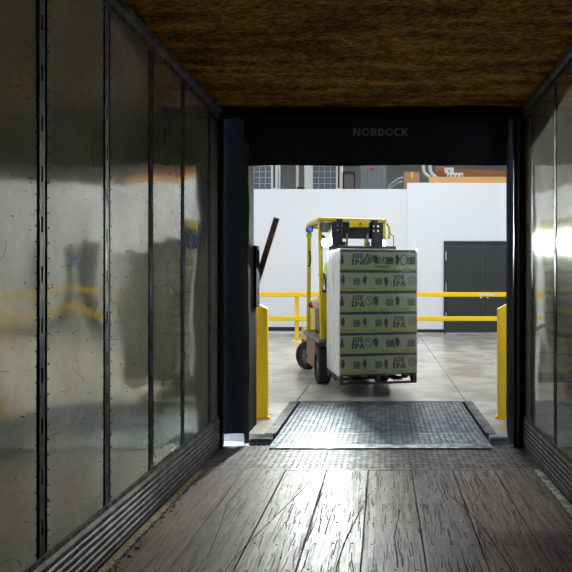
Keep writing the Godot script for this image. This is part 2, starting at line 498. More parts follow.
# ------------------------------------------------------------------ trailer
func trailer():
	var m := Mb.new()
	# bed
	m.bb(XL - 0.05, XR + 0.05, -0.16, -0.035, ZE, ZF)
	var floor_ := struct("floor", m, M.channel_dark)
	var edges := [XL + 0.07, -1.005, -0.70, -0.405, -0.105, 0.205, 0.50, 0.80, XR - 0.078]
	for i in edges.size() - 1:
		var x0: float = edges[i] + 0.0018
		var x1: float = edges[i + 1] - 0.0018
		var b := 0.003
		var lift := rng.randf_range(-0.0015, 0.0015)
		m = Mb.new()
		var za := -4.72
		var uv := func(p: Vector3) -> Vector2: return Vector2((p.x - XL) / 2.51, (-p.z - 2.4) / 2.51)
		var quad := func(a: Vector3, c: Vector3, d: Vector3, e: Vector3, n: Vector3):
			m.tri(a, c, d, n, n, n, uv.call(a), uv.call(c), uv.call(d)); m.tri(a, d, e, n, n, n, uv.call(a), uv.call(d), uv.call(e))
		quad.call(Vector3(x0 + b, lift, za), Vector3(x1 - b, lift, za), Vector3(x1 - b, lift, ZF), Vector3(x0 + b, lift, ZF), Vector3.UP)
		quad.call(Vector3(x0, lift - b, za), Vector3(x0 + b, lift, za), Vector3(x0 + b, lift, ZF), Vector3(x0, lift - b, ZF), Vector3(-0.7, 0.7, 0))
		quad.call(Vector3(x1, lift - b, za), Vector3(x1 - b, lift, za), Vector3(x1 - b, lift, ZF), Vector3(x1, lift - b, ZF), Vector3(0.7, 0.7, 0))
		quad.call(Vector3(x0, lift - b, za), Vector3(x0, -0.034, za), Vector3(x0, -0.034, ZF), Vector3(x0, lift - b, ZF), Vector3.LEFT)
		quad.call(Vector3(x1, lift - b, za), Vector3(x1, -0.034, za), Vector3(x1, -0.034, ZF), Vector3(x1, lift - b, ZF), Vector3.RIGHT)
		quad.call(Vector3(x0, -0.034, za), Vector3(x1, -0.034, za), Vector3(x1, lift, za), Vector3(x0, lift, za), Vector3.FORWARD)
		var p := obj("plank", m, M["bed_wood_%d" % [0, 1, 0, 2, 0, 1, 2, 0][i]], floor_)
		# screws, a row over every cross member
		var s := Mb.new()
		for r in 9:
			for k in 3:
				var x := lerpf(x0, x1, (k + 0.5) / 3.0) + rng.randf_range(-0.012, 0.012)
				var z := -4.60 + r * 0.305 + rng.randf_range(-0.012, 0.012)
				s.lathe(Vector3(x, lift, z), Vector3.UP, [[0.0, 0.0075], [0.0012, 0.0062], [0.0012, 0.0]], 8)
		stuff(obj("screw_heads", s, M.screw, p))
	# strips between bed and wall
	m = Mb.new()
	m.bb(XR - 0.076, XR - 0.018, -0.034, 0.006, -4.72, ZF, 0.004)
	obj("edge_strip", m, M.edge_pale, floor_)
	m = Mb.new()
	m.bb(XL + 0.018, XL + 0.068, -0.034, 0.003, -4.72, ZF, 0.003)
	obj("edge_strip", m, M.edge_dirt, floor_)
	# ragged line of grit along the left edge
	m = Mb.new()
	for i in 260:
		var z := -4.6 + i * 0.013
		var r := rng.randf_range(0.003, 0.009)
		m.box(Vector3(XL + 0.06 + rng.randf() * rng.randf() * 0.06, r * 0.4, z), Vector3(r * 1.6, r, r * 2.2), r * 0.3, Basis(Vector3.UP, rng.randf() * TAU))
	tag(stuff(obj("grit", m, M.edge_dirt)), "tan grit and splinters along the foot of the ribbed wall", "grit")
	# rear sill plate with raised ribs
	m = Mb.new()
	m.bb(XL - 0.01, XR + 0.01, -0.034, 0.0, ZE, -4.722, 0.003)
	var sill := obj("sill_plate", m, M.sill_steel, floor_)
	m = Mb.new()
	var x := XL + 0.16
	while x < XR - 0.10:
		var z := ZE + 0.03
		while z < -4.76:
			m.box(Vector3(x, 0.001, z), Vector3(0.020, 0.006, 0.066), 0.0028)
			z += 0.072
		x += 0.0465
	stuff(obj("raised_ribs", m, M.sill_steel, sill))

	# ceiling: sprayed foam
	m = Mb.new()
	m.bb(XL - 0.06, XR + 0.06, YC + 0.02, YC + 0.06, ZE, ZF)
	var ceil := struct("ceiling", m, M.roof_metal)
	var cn := noise(71, 1.0, 4)
	m = Mb.new()
	m.grid(110, 130, func(u: float, v: float) -> Vector3:
		var px := lerpf(XL, XR, u)
		var pz := lerpf(ZE, -2.2, v)
		return Vector3(px, YC + cn.get_noise_2d(px * 1.1, pz * 5.0) * 0.014 + cn.get_noise_2d(px * 9, pz * 14 + 50) * 0.006, pz), func(p: Vector3) -> Vector2: return Vector2((p.x - XL) / 2.51, p.z / 2.51))
	m.grid(20, 40, func(u: float, v: float) -> Vector3:
		var px := lerpf(XL, XR, u)
		var pz := lerpf(-2.2, ZF, v)
		return Vector3(px, YC + cn.get_noise_2d(px * 1.1, pz * 5.0) * 0.014 + cn.get_noise_2d(px * 9, pz * 14 + 50) * 0.006, pz), func(p: Vector3) -> Vector2: return Vector2((p.x - XL) / 2.51, p.z / 2.51))
	obj("insulation_foam", m, M.foam, ceil)

	# front end behind the camera
	m = Mb.new()
	m.bb(XL - 0.05, XR + 0.05, -0.1, YC + 0.05, ZF, ZF + 0.05)
	struct("wall_front", m, M.white_wall_side)
	trailer_wall(-1)
	trailer_wall(1)
	# rear frame: header and corner posts
	m = Mb.new()
	m.bb(XL, XR, YC - 0.085, YC - 0.005, ZE - 0.0, ZE + 0.07, 0.006)
	m.bb(XL - 0.05, XR + 0.05, YC - 0.01, YC + 0.08, ZE - 0.02, ZE + 0.05, 0.006)
	struct("trim_1", m, M.frame_black)
	m = Mb.new()
	m.bb(XL - 0.05, XL + 0.035, 0.0, YC - 0.086, ZE, ZE + 0.06, 0.006)
	struct("trim_2", m, M.frame_black)
	m = Mb.new()
	m.bb(XR - 0.085, XR + 0.05, 0.0, YC - 0.086, ZE, ZE + 0.05, 0.006)
	var tr := struct("trim_3", m, M.frame_black)
	m = Mb.new()
	m.bb(XR - 0.062, XR - 0.042, 0.02, YC - 0.09, ZE + 0.05, ZE + 0.075, 0.006)
	obj("edge_bar", m, M.frame_grey, tr)

func trailer_wall(side: int):
	var face := XL if side < 0 else XR
	var s := -side                                  # direction from the wall into the trailer
	var X := func(off: float) -> float: return face + s * off
	var m := Mb.new()
	m.bb(X.call(-0.016), X.call(-0.06), -0.1, YC + 0.04, ZE, ZF)
	var wall := struct("wall_left" if side < 0 else "wall_right", m, M.channel_dark)
	var posts := [5.11, 4.425, 3.82, 3.21, 2.60, 1.99, 1.38, 0.77, 0.16, -0.45, -1.06, -1.67, -2.28, -2.89, -3.5, -4.11, -4.72, -5.33]
	var y0 := 0.255
	var y1 := 2.715
	var wn := noise(81 + side, 1.0, 2)
	# sheets between the posts, slightly buckled
	for i in posts.size() + 1:
		var za: float = -5.36 if i == 0 else -posts[i - 1] + 0.041
		var zb: float = ZF if i == posts.size() else -posts[i] - 0.041
		if zb - za < 0.03: continue
		m = Mb.new()
		var near := zb < 1.0
		var amp := 0.0034
		m.grid(10 if near else 2, 40 if near else 6, func(u: float, v: float) -> Vector3:
			var z := lerpf(za, zb, u)
			var y := lerpf(y0, y1, v)
			var e := sin(PI * u)
			var d := (wn.get_noise_2d(z * 0.55 + i * 7.0, y * 0.8) * 1.0 + wn.get_noise_2d(z * 1.6 + 30, y * 1.7 + i * 3) * 0.35) * amp * (0.3 + 0.7 * e) * 2.0
			return Vector3(X.call(d - 0.002), y, z))
		obj("wall_panel", m, M.wall_sheet, wall)
	for zc in posts:
		var z: float = -zc
		# slotted strip: two rails and the bridges between slots
		m = Mb.new()
		var hx := 0.006
		m.box(Vector3(X.call(-0.003), (y0 + y1) / 2, z - 0.0135), Vector3(hx, y1 - y0, 0.017), 0.002)
		m.box(Vector3(X.call(-0.003), (y0 + y1) / 2, z + 0.0135), Vector3(hx, y1 - y0, 0.017), 0.002)
		var y: float = y0
		var first := true
		while y < y1 - 0.02:
			var h: float = minf(0.138 if not first else 0.09, y1 - y)
			m.box(Vector3(X.call(-0.0032), y + h / 2, z), Vector3(hx, h, 0.012), 0.0)
			y += h + 0.062; first = false
		# bent flanges down into the channel
		m.box(Vector3(X.call(-0.010), (y0 + y1) / 2, z - 0.021), Vector3(0.012, y1 - y0, 0.002))
		m.box(Vector3(X.call(-0.010), (y0 + y1) / 2, z + 0.021), Vector3(0.012, y1 - y0, 0.002))
		var po := obj("slotted_post", m, M.galvanized, wall)
		if zc > 1.3:
			m = Mb.new()
			var ry := y0 + 0.03
			while ry < y1:
				for dz in [-0.05, 0.05]:
					m.lathe(Vector3(X.call(0.0), ry, z + dz), Vector3(s, 0, 0), [[0.0, 0.0048], [0.002, 0.0036], [0.0028, 0.0]], 6)
				ry += 0.061
			stuff(obj("rivets", m, M.rivet, po))
	# ribbed scuff rail along the foot of the wall
	var prof := PackedVector2Array([Vector2(0, 0)])
	prof.append(Vector2(0.012, 0.0)); prof.append(Vector2(0.014, 0.012))
	var yy := 0.02
	while yy < 0.225:
		prof.append(Vector2(0.0105, yy)); prof.append(Vector2(0.0105, yy + 0.010)); prof.append(Vector2(0.016, yy + 0.018)); prof.append(Vector2(0.016, yy + 0.028))
		yy += 0.0345
	prof.append(Vector2(0.006, 0.236)); prof.append(Vector2(0.005, 0.262)); prof.append(Vector2(0, 0.262))
	m = Mb.new()
	m.prism(prof, Vector3(face, 0.0, ZE + 0.06), Vector3(s, 0, 0), Vector3.UP, Vector3(0, 0, ZF - ZE - 0.06))
	var rail := obj("scuff_rail", m, M.scuff_metal, wall)
	m = Mb.new()
	var rz := -5.3
	while rz < -1.2:
		m.lathe(Vector3(X.call(0.0052), 0.25, rz), Vector3(s, 0, 0), [[0.0, 0.006], [0.003, 0.0045], [0.004, 0.0]], 6)
		rz += 0.1
	stuff(obj("rivets", m, M.rivet, rail))
	# top rail
	m = Mb.new()
	m.prism(PackedVector2Array([Vector2(0, 2.695), Vector2(0.006, 2.695), Vector2(0.006, 2.73), Vector2(0.03, 2.742), Vector2(0.034, 2.775), Vector2(0.012, 2.80), Vector2(0, 2.80)]), Vector3(face, 0, ZE + 0.05), Vector3(s, 0, 0), Vector3.UP, Vector3(0, 0, ZF - ZE - 0.05))
	var top := obj("top_rail", m, M.scuff_metal, wall)
	m = Mb.new()
	rz = -5.3
	while rz < -1.2:
		m.lathe(Vector3(X.call(0.006), 2.705, rz), Vector3(s, 0, 0), [[0.0, 0.006], [0.003, 0.0045], [0.004, 0.0]], 6)
		rz += 0.061
	stuff(obj("rivets", m, M.rivet, top))
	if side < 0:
		# blue figures painting in a reflection on the sheet beside the last post
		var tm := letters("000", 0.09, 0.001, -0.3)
		var o := obj("reflected_figures", tm, M.sign_blue, wall)
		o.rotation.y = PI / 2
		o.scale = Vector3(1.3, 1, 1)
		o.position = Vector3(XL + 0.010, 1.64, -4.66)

func letters(text: String, cap: float, depth: float, bold := 0.6) -> TextMesh:
	var t := TextMesh.new()
	var f := SystemFont.new()
	f.font_names = PackedStringArray(["Droid Sans"])
	f.font_weight = 700
	var fv := FontVariation.new()
	fv.base_font = f
	fv.variation_embolden = bold
	t.font = fv
	t.text = text
	t.font_size = 64
	t.pixel_size = cap / 46.0
	t.depth = depth
	t.curve_step = 2.0
	return t

# ------------------------------------------------------------------ dock
const OL := -1.225          # dock opening
const OR := 1.17
const DZ := -5.86          # outer face of the building
const DI := -6.10          # inner face

func dock():
	# warehouse slab, cut by joints
	var m := Mb.new()
	m.bb(-12, 14, -0.9, -0.25, -26, -7.5)
	m.bb(-12, -1.02, -0.9, -0.25, -7.5, DZ)
	m.bb(0.98, 14, -0.9, -0.25, -7.5, DZ)
	m.bb(-1.02, 0.98, -0.9, -0.6, -7.5, DZ)
	var fl := struct("floor_warehouse", m, M.rough_concrete)
	var g := 0.004
	for xs in [[-12.0, -6.6], [-6.6, -0.985], [-0.985, 0.945], [0.945, 6.2], [6.2, 14.0]]:
		for zs in [[DZ, -7.78], [-7.78, -12.6], [-12.6, -17.9], [-17.9, -26.0]]:
			var a: float = zs[0]
			if xs[0] == -0.985 and zs[0] == DZ: a = -7.52
			m = Mb.new()
			m.bb(xs[0] + g, xs[1] - g, -0.25, 0.0, zs[1] + g, a - (g if a != DZ else 0.0), 0.003)
			obj("slab", m, M.concrete, fl)
	# dock wall round the opening
	m = Mb.new()
	m.bb(-12, OL, 0.0, 7.6, DI, DZ)
	m.bb(OR, 14, 0.0, 7.6, DI, DZ)
	m.bb(OL, OR, 3.0, 7.6, DI, DZ)
	struct("wall_dock", m, M.white_paint)
	m = Mb.new()
	m.bb(-12, -1.02, -1.3, -0.06, DZ, DZ + 0.02)
	m.bb(0.98, 14, -1.3, -0.06, DZ, DZ + 0.02)
	struct("wall_dock_face", m, M.white_paint)
	# jamb linings
	for s in [-1, 1]:
		m = Mb.new()
		var x := OL if s < 0 else OR
		m.bb(x - 0.0 * s, x - s * 0.02, 0.0, 3.0, DI - 0.02, DZ + 0.02, 0.004)
		struct("trim_%d" % (5 if s < 0 else 6), m, M.jamb_dark)
	# yard
	m = Mb.new()
	m.bb(-40, 40, -1.5, -1.3, DZ + 0.02, 40)
	struct("ground_yard", m, M.asphalt)

	# leveler
	var lv := thing("dock_leveler", "grey steel dock leveler with ribbed deck bridging to the trailer", "dock leveler", Vector3(-0.02, 0, -7.48))
	m = Mb.new()
	m.bb(-0.915, 0.915, -0.014, 0.0, 0.03, 1.58, 0.002)
	m.bb(-0.90, 0.90, -0.13, -0.014, 1.50, 1.56)
	for k in 6: m.bb(-0.8 + k * 0.32 - 0.03, -0.8 + k * 0.32 + 0.03, -0.13, -0.014, 0.05, 1.5)
	var deck := obj("deck", m, M.tread_steel, lv)
	m = Mb.new()
	for i in 39:
		for j in 21:
			m.box(Vector3(-0.885 + i * 0.0466, 0.0015, 0.07 + j * 0.0725), Vector3(0.017, 0.007, 0.056), 0.003)
	stuff(obj("raised_lugs", m, M.tread_steel, deck))
	m = Mb.new()
	m.tube([Vector3(-0.91, -0.012, 1.585), Vector3(0.91, -0.012, 1.585)], 0.016, 10)
	obj("hinge", m, M.tread_steel, lv)
	m = Mb.new()
	# lip: a plate that runs on over the trailer sill, with a bevelled nose
	m.prism(PackedVector2Array([Vector2(1.59, -0.010), Vector2(1.60, 0.006), Vector2(2.10, 0.022), Vector2(2.17, 0.012), Vector2(2.17, 0.004), Vector2(2.05, 0.004)]), Vector3(-0.905, 0, 0), Vector3.BACK, Vector3.UP, Vector3(1.81, 0, 0))
	var lip := obj("lip", m, M.lip_steel, lv)
	m = Mb.new()
	for i in 39:
		for j in 6:
			var z := 1.645 + j * 0.0725
			m.box(Vector3(-0.885 + i * 0.0466, 0.0075 + (z - 1.6) * 0.032, z), Vector3(0.017, 0.006, 0.056), 0.0026, Basis(Vector3.RIGHT, -0.032))
	stuff(obj("raised_lugs", m, M.lip_steel, lip))
	m = Mb.new()
	m.bb(-0.96, 0.96, -0.06, 0.001, -0.03, 0.022, 0.003)
	m.bb(-0.962, -0.945, -0.25, 0.001, 0.022, 1.6)
	m.bb(0.945, 0.962, -0.25, 0.001, 0.022, 1.6)
	obj("pit_frame", m, M.galvanized, lv)
	# steel curb angles either side of the pit
	for s in [-1, 1]:
		m = Mb.new()
		var x: float = -0.982 if s < 0 else 0.942
		m.bb(x, x + s * 0.075, 0.0, 0.004, -7.5, DZ - 0.0, 0.001)
		tag(obj("curb_angle", m, M.galvanized), "flat steel edge strip beside the dock leveler, next to the %s" % ("leaning plank" if s < 0 else "dark double door side"), "edge strip", "steel strips beside the leveler")
		# bumper
		m = Mb.new()
		var bx := -1.075 if s < 0 else 1.045
		m.bb(bx - 0.10, bx + 0.10, -0.50, -0.02, DZ + 0.025, DZ + 0.12, 0.015)
		tag(obj("dock_bumper", m, M.black_rubber), "black rubber dock bumper under the floor edge by the %s" % ("leaning plank" if s < 0 else "post before the dark door"), "bumper", "rubber dock bumpers")

	# shelter outside the wall: pads and curtains
	for s in [-1, 1]:
		var t := thing("side_curtain", "black vinyl dock curtain beside the %s" % ("leaning brown plank" if s < 0 else "yellow post in front of dark door"), "dock curtain", Vector3(XL if s < 0 else XR, 0.0, -5.6), 0.0, "black dock shelter curtains")
		m = Mb.new()
		m.bb(s * 0.06, s * 0.55, 0.06, 2.75, DZ + 5.6, 0.165, 0.03)
		obj("side_pad", m, M.vinyl, t)
		var wn := noise(90 + s, 1.0, 2)
		var inner := 0.185 if s < 0 else 0.105
		var low := 0.085 if s < 0 else 0.0
		m = Mb.new()
		for k in 2:
			var off := 0.006 * k
			m.grid(8, 50, func(u: float, v: float) -> Vector3:
				var x := lerpf(s * 0.06, -s * inner, u)
				var y := lerpf(low, 2.74, v)
				var wav := wn.get_noise_2d(u * 1.3, y * 1.1) * 0.012 * u + 0.008 * u * sin(u * 7.0)
				return Vector3(x + s * wn.get_noise_2d(7.0, y * 1.3) * 0.012 * u, y, 0.125 - 0.03 * u + wav - off))
		obj("flap", m, M.vinyl, t)
		m = Mb.new()
		for k in 2:
			m.grid(2, 50, func(u: float, v: float) -> Vector3:
				var y := lerpf(low - 0.085 * (1.0 if s < 0 else 0.0), 2.52, v)
				var x := lerpf(-s * (inner - 0.004), -s * (inner + (0.034 if s < 0 else 0.012)), u)
				return Vector3(x + s * wn.get_noise_2d(7.0, y * 1.3) * 0.012, y, 0.095 + 0.006 * k - 0.02 * u + wn.get_noise_2d(1.3, y * 1.1) * 0.012))
		obj("edge_binding", m, M.vinyl_edge, t)
	var h := thing("head_curtain", "black vinyl head curtain with grey lettering across the dock opening", "dock curtain", Vector3(-0.09, 2.0, -5.58))
	m = Mb.new()
	m.bb(-1.85, 1.85, 0.76, 1.25, DZ + 5.58, 0.145, 0.03)
	obj("head_pad", m, M.vinyl, h)
	var hn := noise(95, 1.0, 2)
	m = Mb.new()
	for k in 2:
		m.grid(60, 8, func(u: float, v: float) -> Vector3:
			var x := lerpf(-1.2, 1.27, u)
			var y := lerpf(0.345 + hn.get_noise_2d(x * 1.5, 3.0) * 0.008, 0.80, v)
			return Vector3(x, y, 0.018 + hn.get_noise_2d(x * 1.2, y * 1.5) * 0.010 - 0.008 * k))
	obj("curtain_panel", m, M.vinyl, h)
	var tx := obj("lettering", letters("NORDOCK", 0.062, 0.002), M.print_grey, h)
	tx.scale = Vector3(1.1, 1, 1)
	tx.position = Vector3(0.065, 0.622, 0.030)

	# posts that guard the door track
	for s in [-1, 1]:
		var t := thing("guard_post", "yellow steel guard post with slanted top beside the %s" % ("leaning brown plank" if s < 0 else "dark double door"), "bollard", Vector3(-1.21 if s < 0 else 1.205, 0, -6.58), 0.0, "yellow guard posts at the dock opening")
		m = Mb.new()
		var w := 0.052
		var hi := 1.145
		var lo := 1.095
		var pa := PackedVector2Array([Vector2(-w, 0.012), Vector2(w, 0.012), Vector2(w, hi if s > 0 else lo), Vector2(-w, lo if s > 0 else hi)])
		m.prism(pa, Vector3(0, 0, -0.05), Vector3.RIGHT, Vector3.UP, Vector3(0, 0, 0.10))
		for q in [-1, 1]:
			m.tube([Vector3(q * w, 0.012, 0.046), Vector3(q * w, (lo if q == -s else hi) - 0.006, 0.046)], 0.006, 8)
		obj("post", m, M.yellow, t)
		m = Mb.new()
		m.bb(-0.085, 0.085, 0.0, 0.012, -0.085, 0.085, 0.003)
		var bp := obj("base_plate", m, M.yellow, t)
		for q in [[-1, -1], [1, -1], [1, 1], [-1, 1]]:
			m = Mb.new()
			m.lathe(Vector3(q[0] * 0.07, 0.012, q[1] * 0.07), Vector3.UP, [[0, 0.009], [0.008, 0.009], [0.008, 0]], 6)
			obj("bolt", m, M.truck_grey, bp)

	# things leaning by the left jamb
	var box := thing("control_box", "dark upright steel door box mounted on the wall behind the leaning plank", "box", Vector3(-1.225, 0, -6.2))
	m = Mb.new()
	m.bb(-0.06, 0.045, 1.12, 1.70, -0.08, 0.09, 0.006)
	obj("housing", m, M.box_dark, box)
	m = Mb.new()
	m.bb(-0.03, 0.02, 0.0, 1.12, -0.05, 0.07, 0.004)
	obj("upright", m, M.box_dark, box)
	var pl := thing("leaning_plank", "dark brown wooden plank leaning beside the dock opening", "plank", Vector3(-1.645, 0, -6.40))
	m = Mb.new()
	m.bar(Vector3(0, 0.0, 0), Vector3(0.615, 1.98, 0.04), 0.055, 0.032, 0.004, Vector3(0.95, -0.3, 0))
	obj("board", m, M.plank_brown, pl)
	m = Mb.new()
	m.bar(Vector3(-1.52, 0.0, -6.34), Vector3(-1.215, 1.66, -6.32), 0.05, 0.02, 0.003, Vector3(0.95, -0.2, 0))
	tag(obj("grey_board", m, M.plank_grey), "weathered grey board leaning between dark box and brown plank", "plank")

# ------------------------------------------------------------------ warehouse
const WZ := -17.9
func warehouse():
	var m := Mb.new()
	m.bb(-12.2, -12.0, 0, 7.6, -26, DI)
	struct("wall_warehouse_left", m, M.white_paint)
	m = Mb.new()
	m.bb(14.0, 14.2, 0, 7.6, -26, DI)
	struct("wall_warehouse_right", m, M.white_paint)
	m = Mb.new()
	m.bb(-12.2, 14.2, 0, 7.6, -26.2, -26)
	struct("wall_warehouse_back", m, M.grey_back)
	m = Mb.new()
	m.bb(-12.2, 14.2, 7.6, 7.8, -26.2, DZ)
	struct("ceiling_warehouse", m, M.roof_metal)
	# office block with two wall sections, the taller one standing forward
	m = Mb.new()
	m.bb(-12, 0.66, 0.0, 3.93, WZ - 0.15, WZ)
	var w1 := struct("wall_office", m, M.white_paint)
	m = Mb.new()
	m.bb(-12, 0.66, 0.06, 0.17, WZ, WZ + 0.02, 0.004)
	obj("baseboard_rubber", m, M.base_black, w1)
	m = Mb.new()
	m.bb(0.66, 14, 0.0, 4.08, WZ - 0.15, WZ + 0.14)
	var w2 := struct("wall_office_tall", m, M.white_paint)
	m = Mb.new()
	m.bb(0.66, 1.66, 0.03, 0.115, WZ + 0.14, WZ + 0.16, 0.004)
	m.bb(6.3, 14, 0.03, 0.115, WZ + 0.14, WZ + 0.16, 0.004)
	obj("baseboard_rubber", m, M.base_black, w2)
	m = Mb.new()
	m.bb(-12, 14, 3.70, 3.84, -26, WZ - 0.15)
	struct("ceiling_office", m, M.grey_back)
	# doors
	dark_doors("door_1", 1.69, 3.79)
	dark_doors("door_2", 4.66, 6.26)
	# a white column with a blue sign in front of the second doors, seen in the shiny trailer wall
	var c := thing("white_column", "white square column carrying a small blue sign before dark doors", "column", Vector3(5.36, 0, -17.2))
	m = Mb.new()
	m.bb(-0.10, 0.10, 0, 4.0, -0.10, 0.10, 0.01)
	obj("shaft", m, M.white_paint, c)
	m = Mb.new()
	m.bb(-0.09, 0.09, 1.95, 2.3, 0.10, 0.12, 0.004)
	obj("blue_sign", m, M.sign_blue, c)

	# guard rail
	var gr := thing("guard_rail", "yellow two rail steel barrier running before the white wall", "guard rail", Vector3(0, 0, -15.7))
	var posts := [-8.0, -5.0, -2.06, 0.55, 3.2, 5.9, 8.6]
	for x in posts:
		m = Mb.new()
		m.bb(x - 0.045, x + 0.045, 0.012, 1.15, -0.045, 0.045, 0.008)
		var po := obj("post", m, M.yellow, gr)
		m = Mb.new()
		m.bb(x - 0.11, x + 0.11, 0, 0.012, -0.11, 0.11, 0.003)
		obj("foot_plate", m, M.yellow, po)
	for i in posts.size() - 1:
		for y in [1.09, 0.515]:
			m = Mb.new()
			m.bb(posts[i] - 0.03, posts[i + 1] - 0.034, y - 0.055, y + 0.055, 0.046, 0.10, 0.012)
			obj("rail", m, M.yellow, gr)
	m = Mb.new()
	m.bb(2.27, 2.66, 1.065, 1.105, 0.101, 0.104)
	obj("white_sticker", m, M.unit_white, gr)

	roof_clutter()

func dark_doors(called: String, x0: float, x1: float):
	var zf := WZ + 0.14
	var m := Mb.new()
	m.bb(x0 - 0.05, x0, 0, 2.50, zf, zf + 0.05, 0.004)
	m.bb(x1, x1 + 0.05, 0, 2.50, zf, zf + 0.05, 0.004)
	m.bb(x0 - 0.05, x1 + 0.05, 2.445, 2.50, zf, zf + 0.05, 0.004)
	var d := struct(called, m, M.door_paint)
	var mid := (x0 + x1) / 2
	for s in [0, 1]:
		m = Mb.new()
		m.bb(x0 + 0.005 if s == 0 else mid + 0.005, mid - 0.005 if s == 0 else x1 - 0.005, 0.03, 2.44, zf, zf + 0.03, 0.004)
		var leaf := obj("door_leaf", m, M.door_paint, d)
		m = Mb.new()
		var hx: float = mid - 0.09 if s == 0 else mid + 0.09
		m.box(Vector3(hx, 1.03, zf + 0.036), Vector3(0.06, 0.16, 0.012), 0.004)
		m.tube([Vector3(hx, 1.05, zf + 0.04), Vector3(hx, 1.05, zf + 0.09), Vector3(hx - (0.16 if s == 0 else -0.16), 1.05, zf + 0.09)], 0.014, 8)
		obj("handle", m, M.chrome, leaf)
		for y in [2.1, 1.25, 0.45]:
			m = Mb.new()
			var kx: float = x0 + 0.012 if s == 0 else x1 - 0.012
			m.tube([Vector3(kx, y - 0.12, zf + 0.045), Vector3(kx, y + 0.12, zf + 0.045)], 0.022, 8)
			obj("hinge", m, M.chrome, leaf)

func px(x: float, y: float, z: float) -> Vector3:
	# point at distance z behind a pixel of the photograph
	return Vector3((x - 383.0) / 656.0 * z, EYE - (y - 284.0) / 656.0 * z, -z)

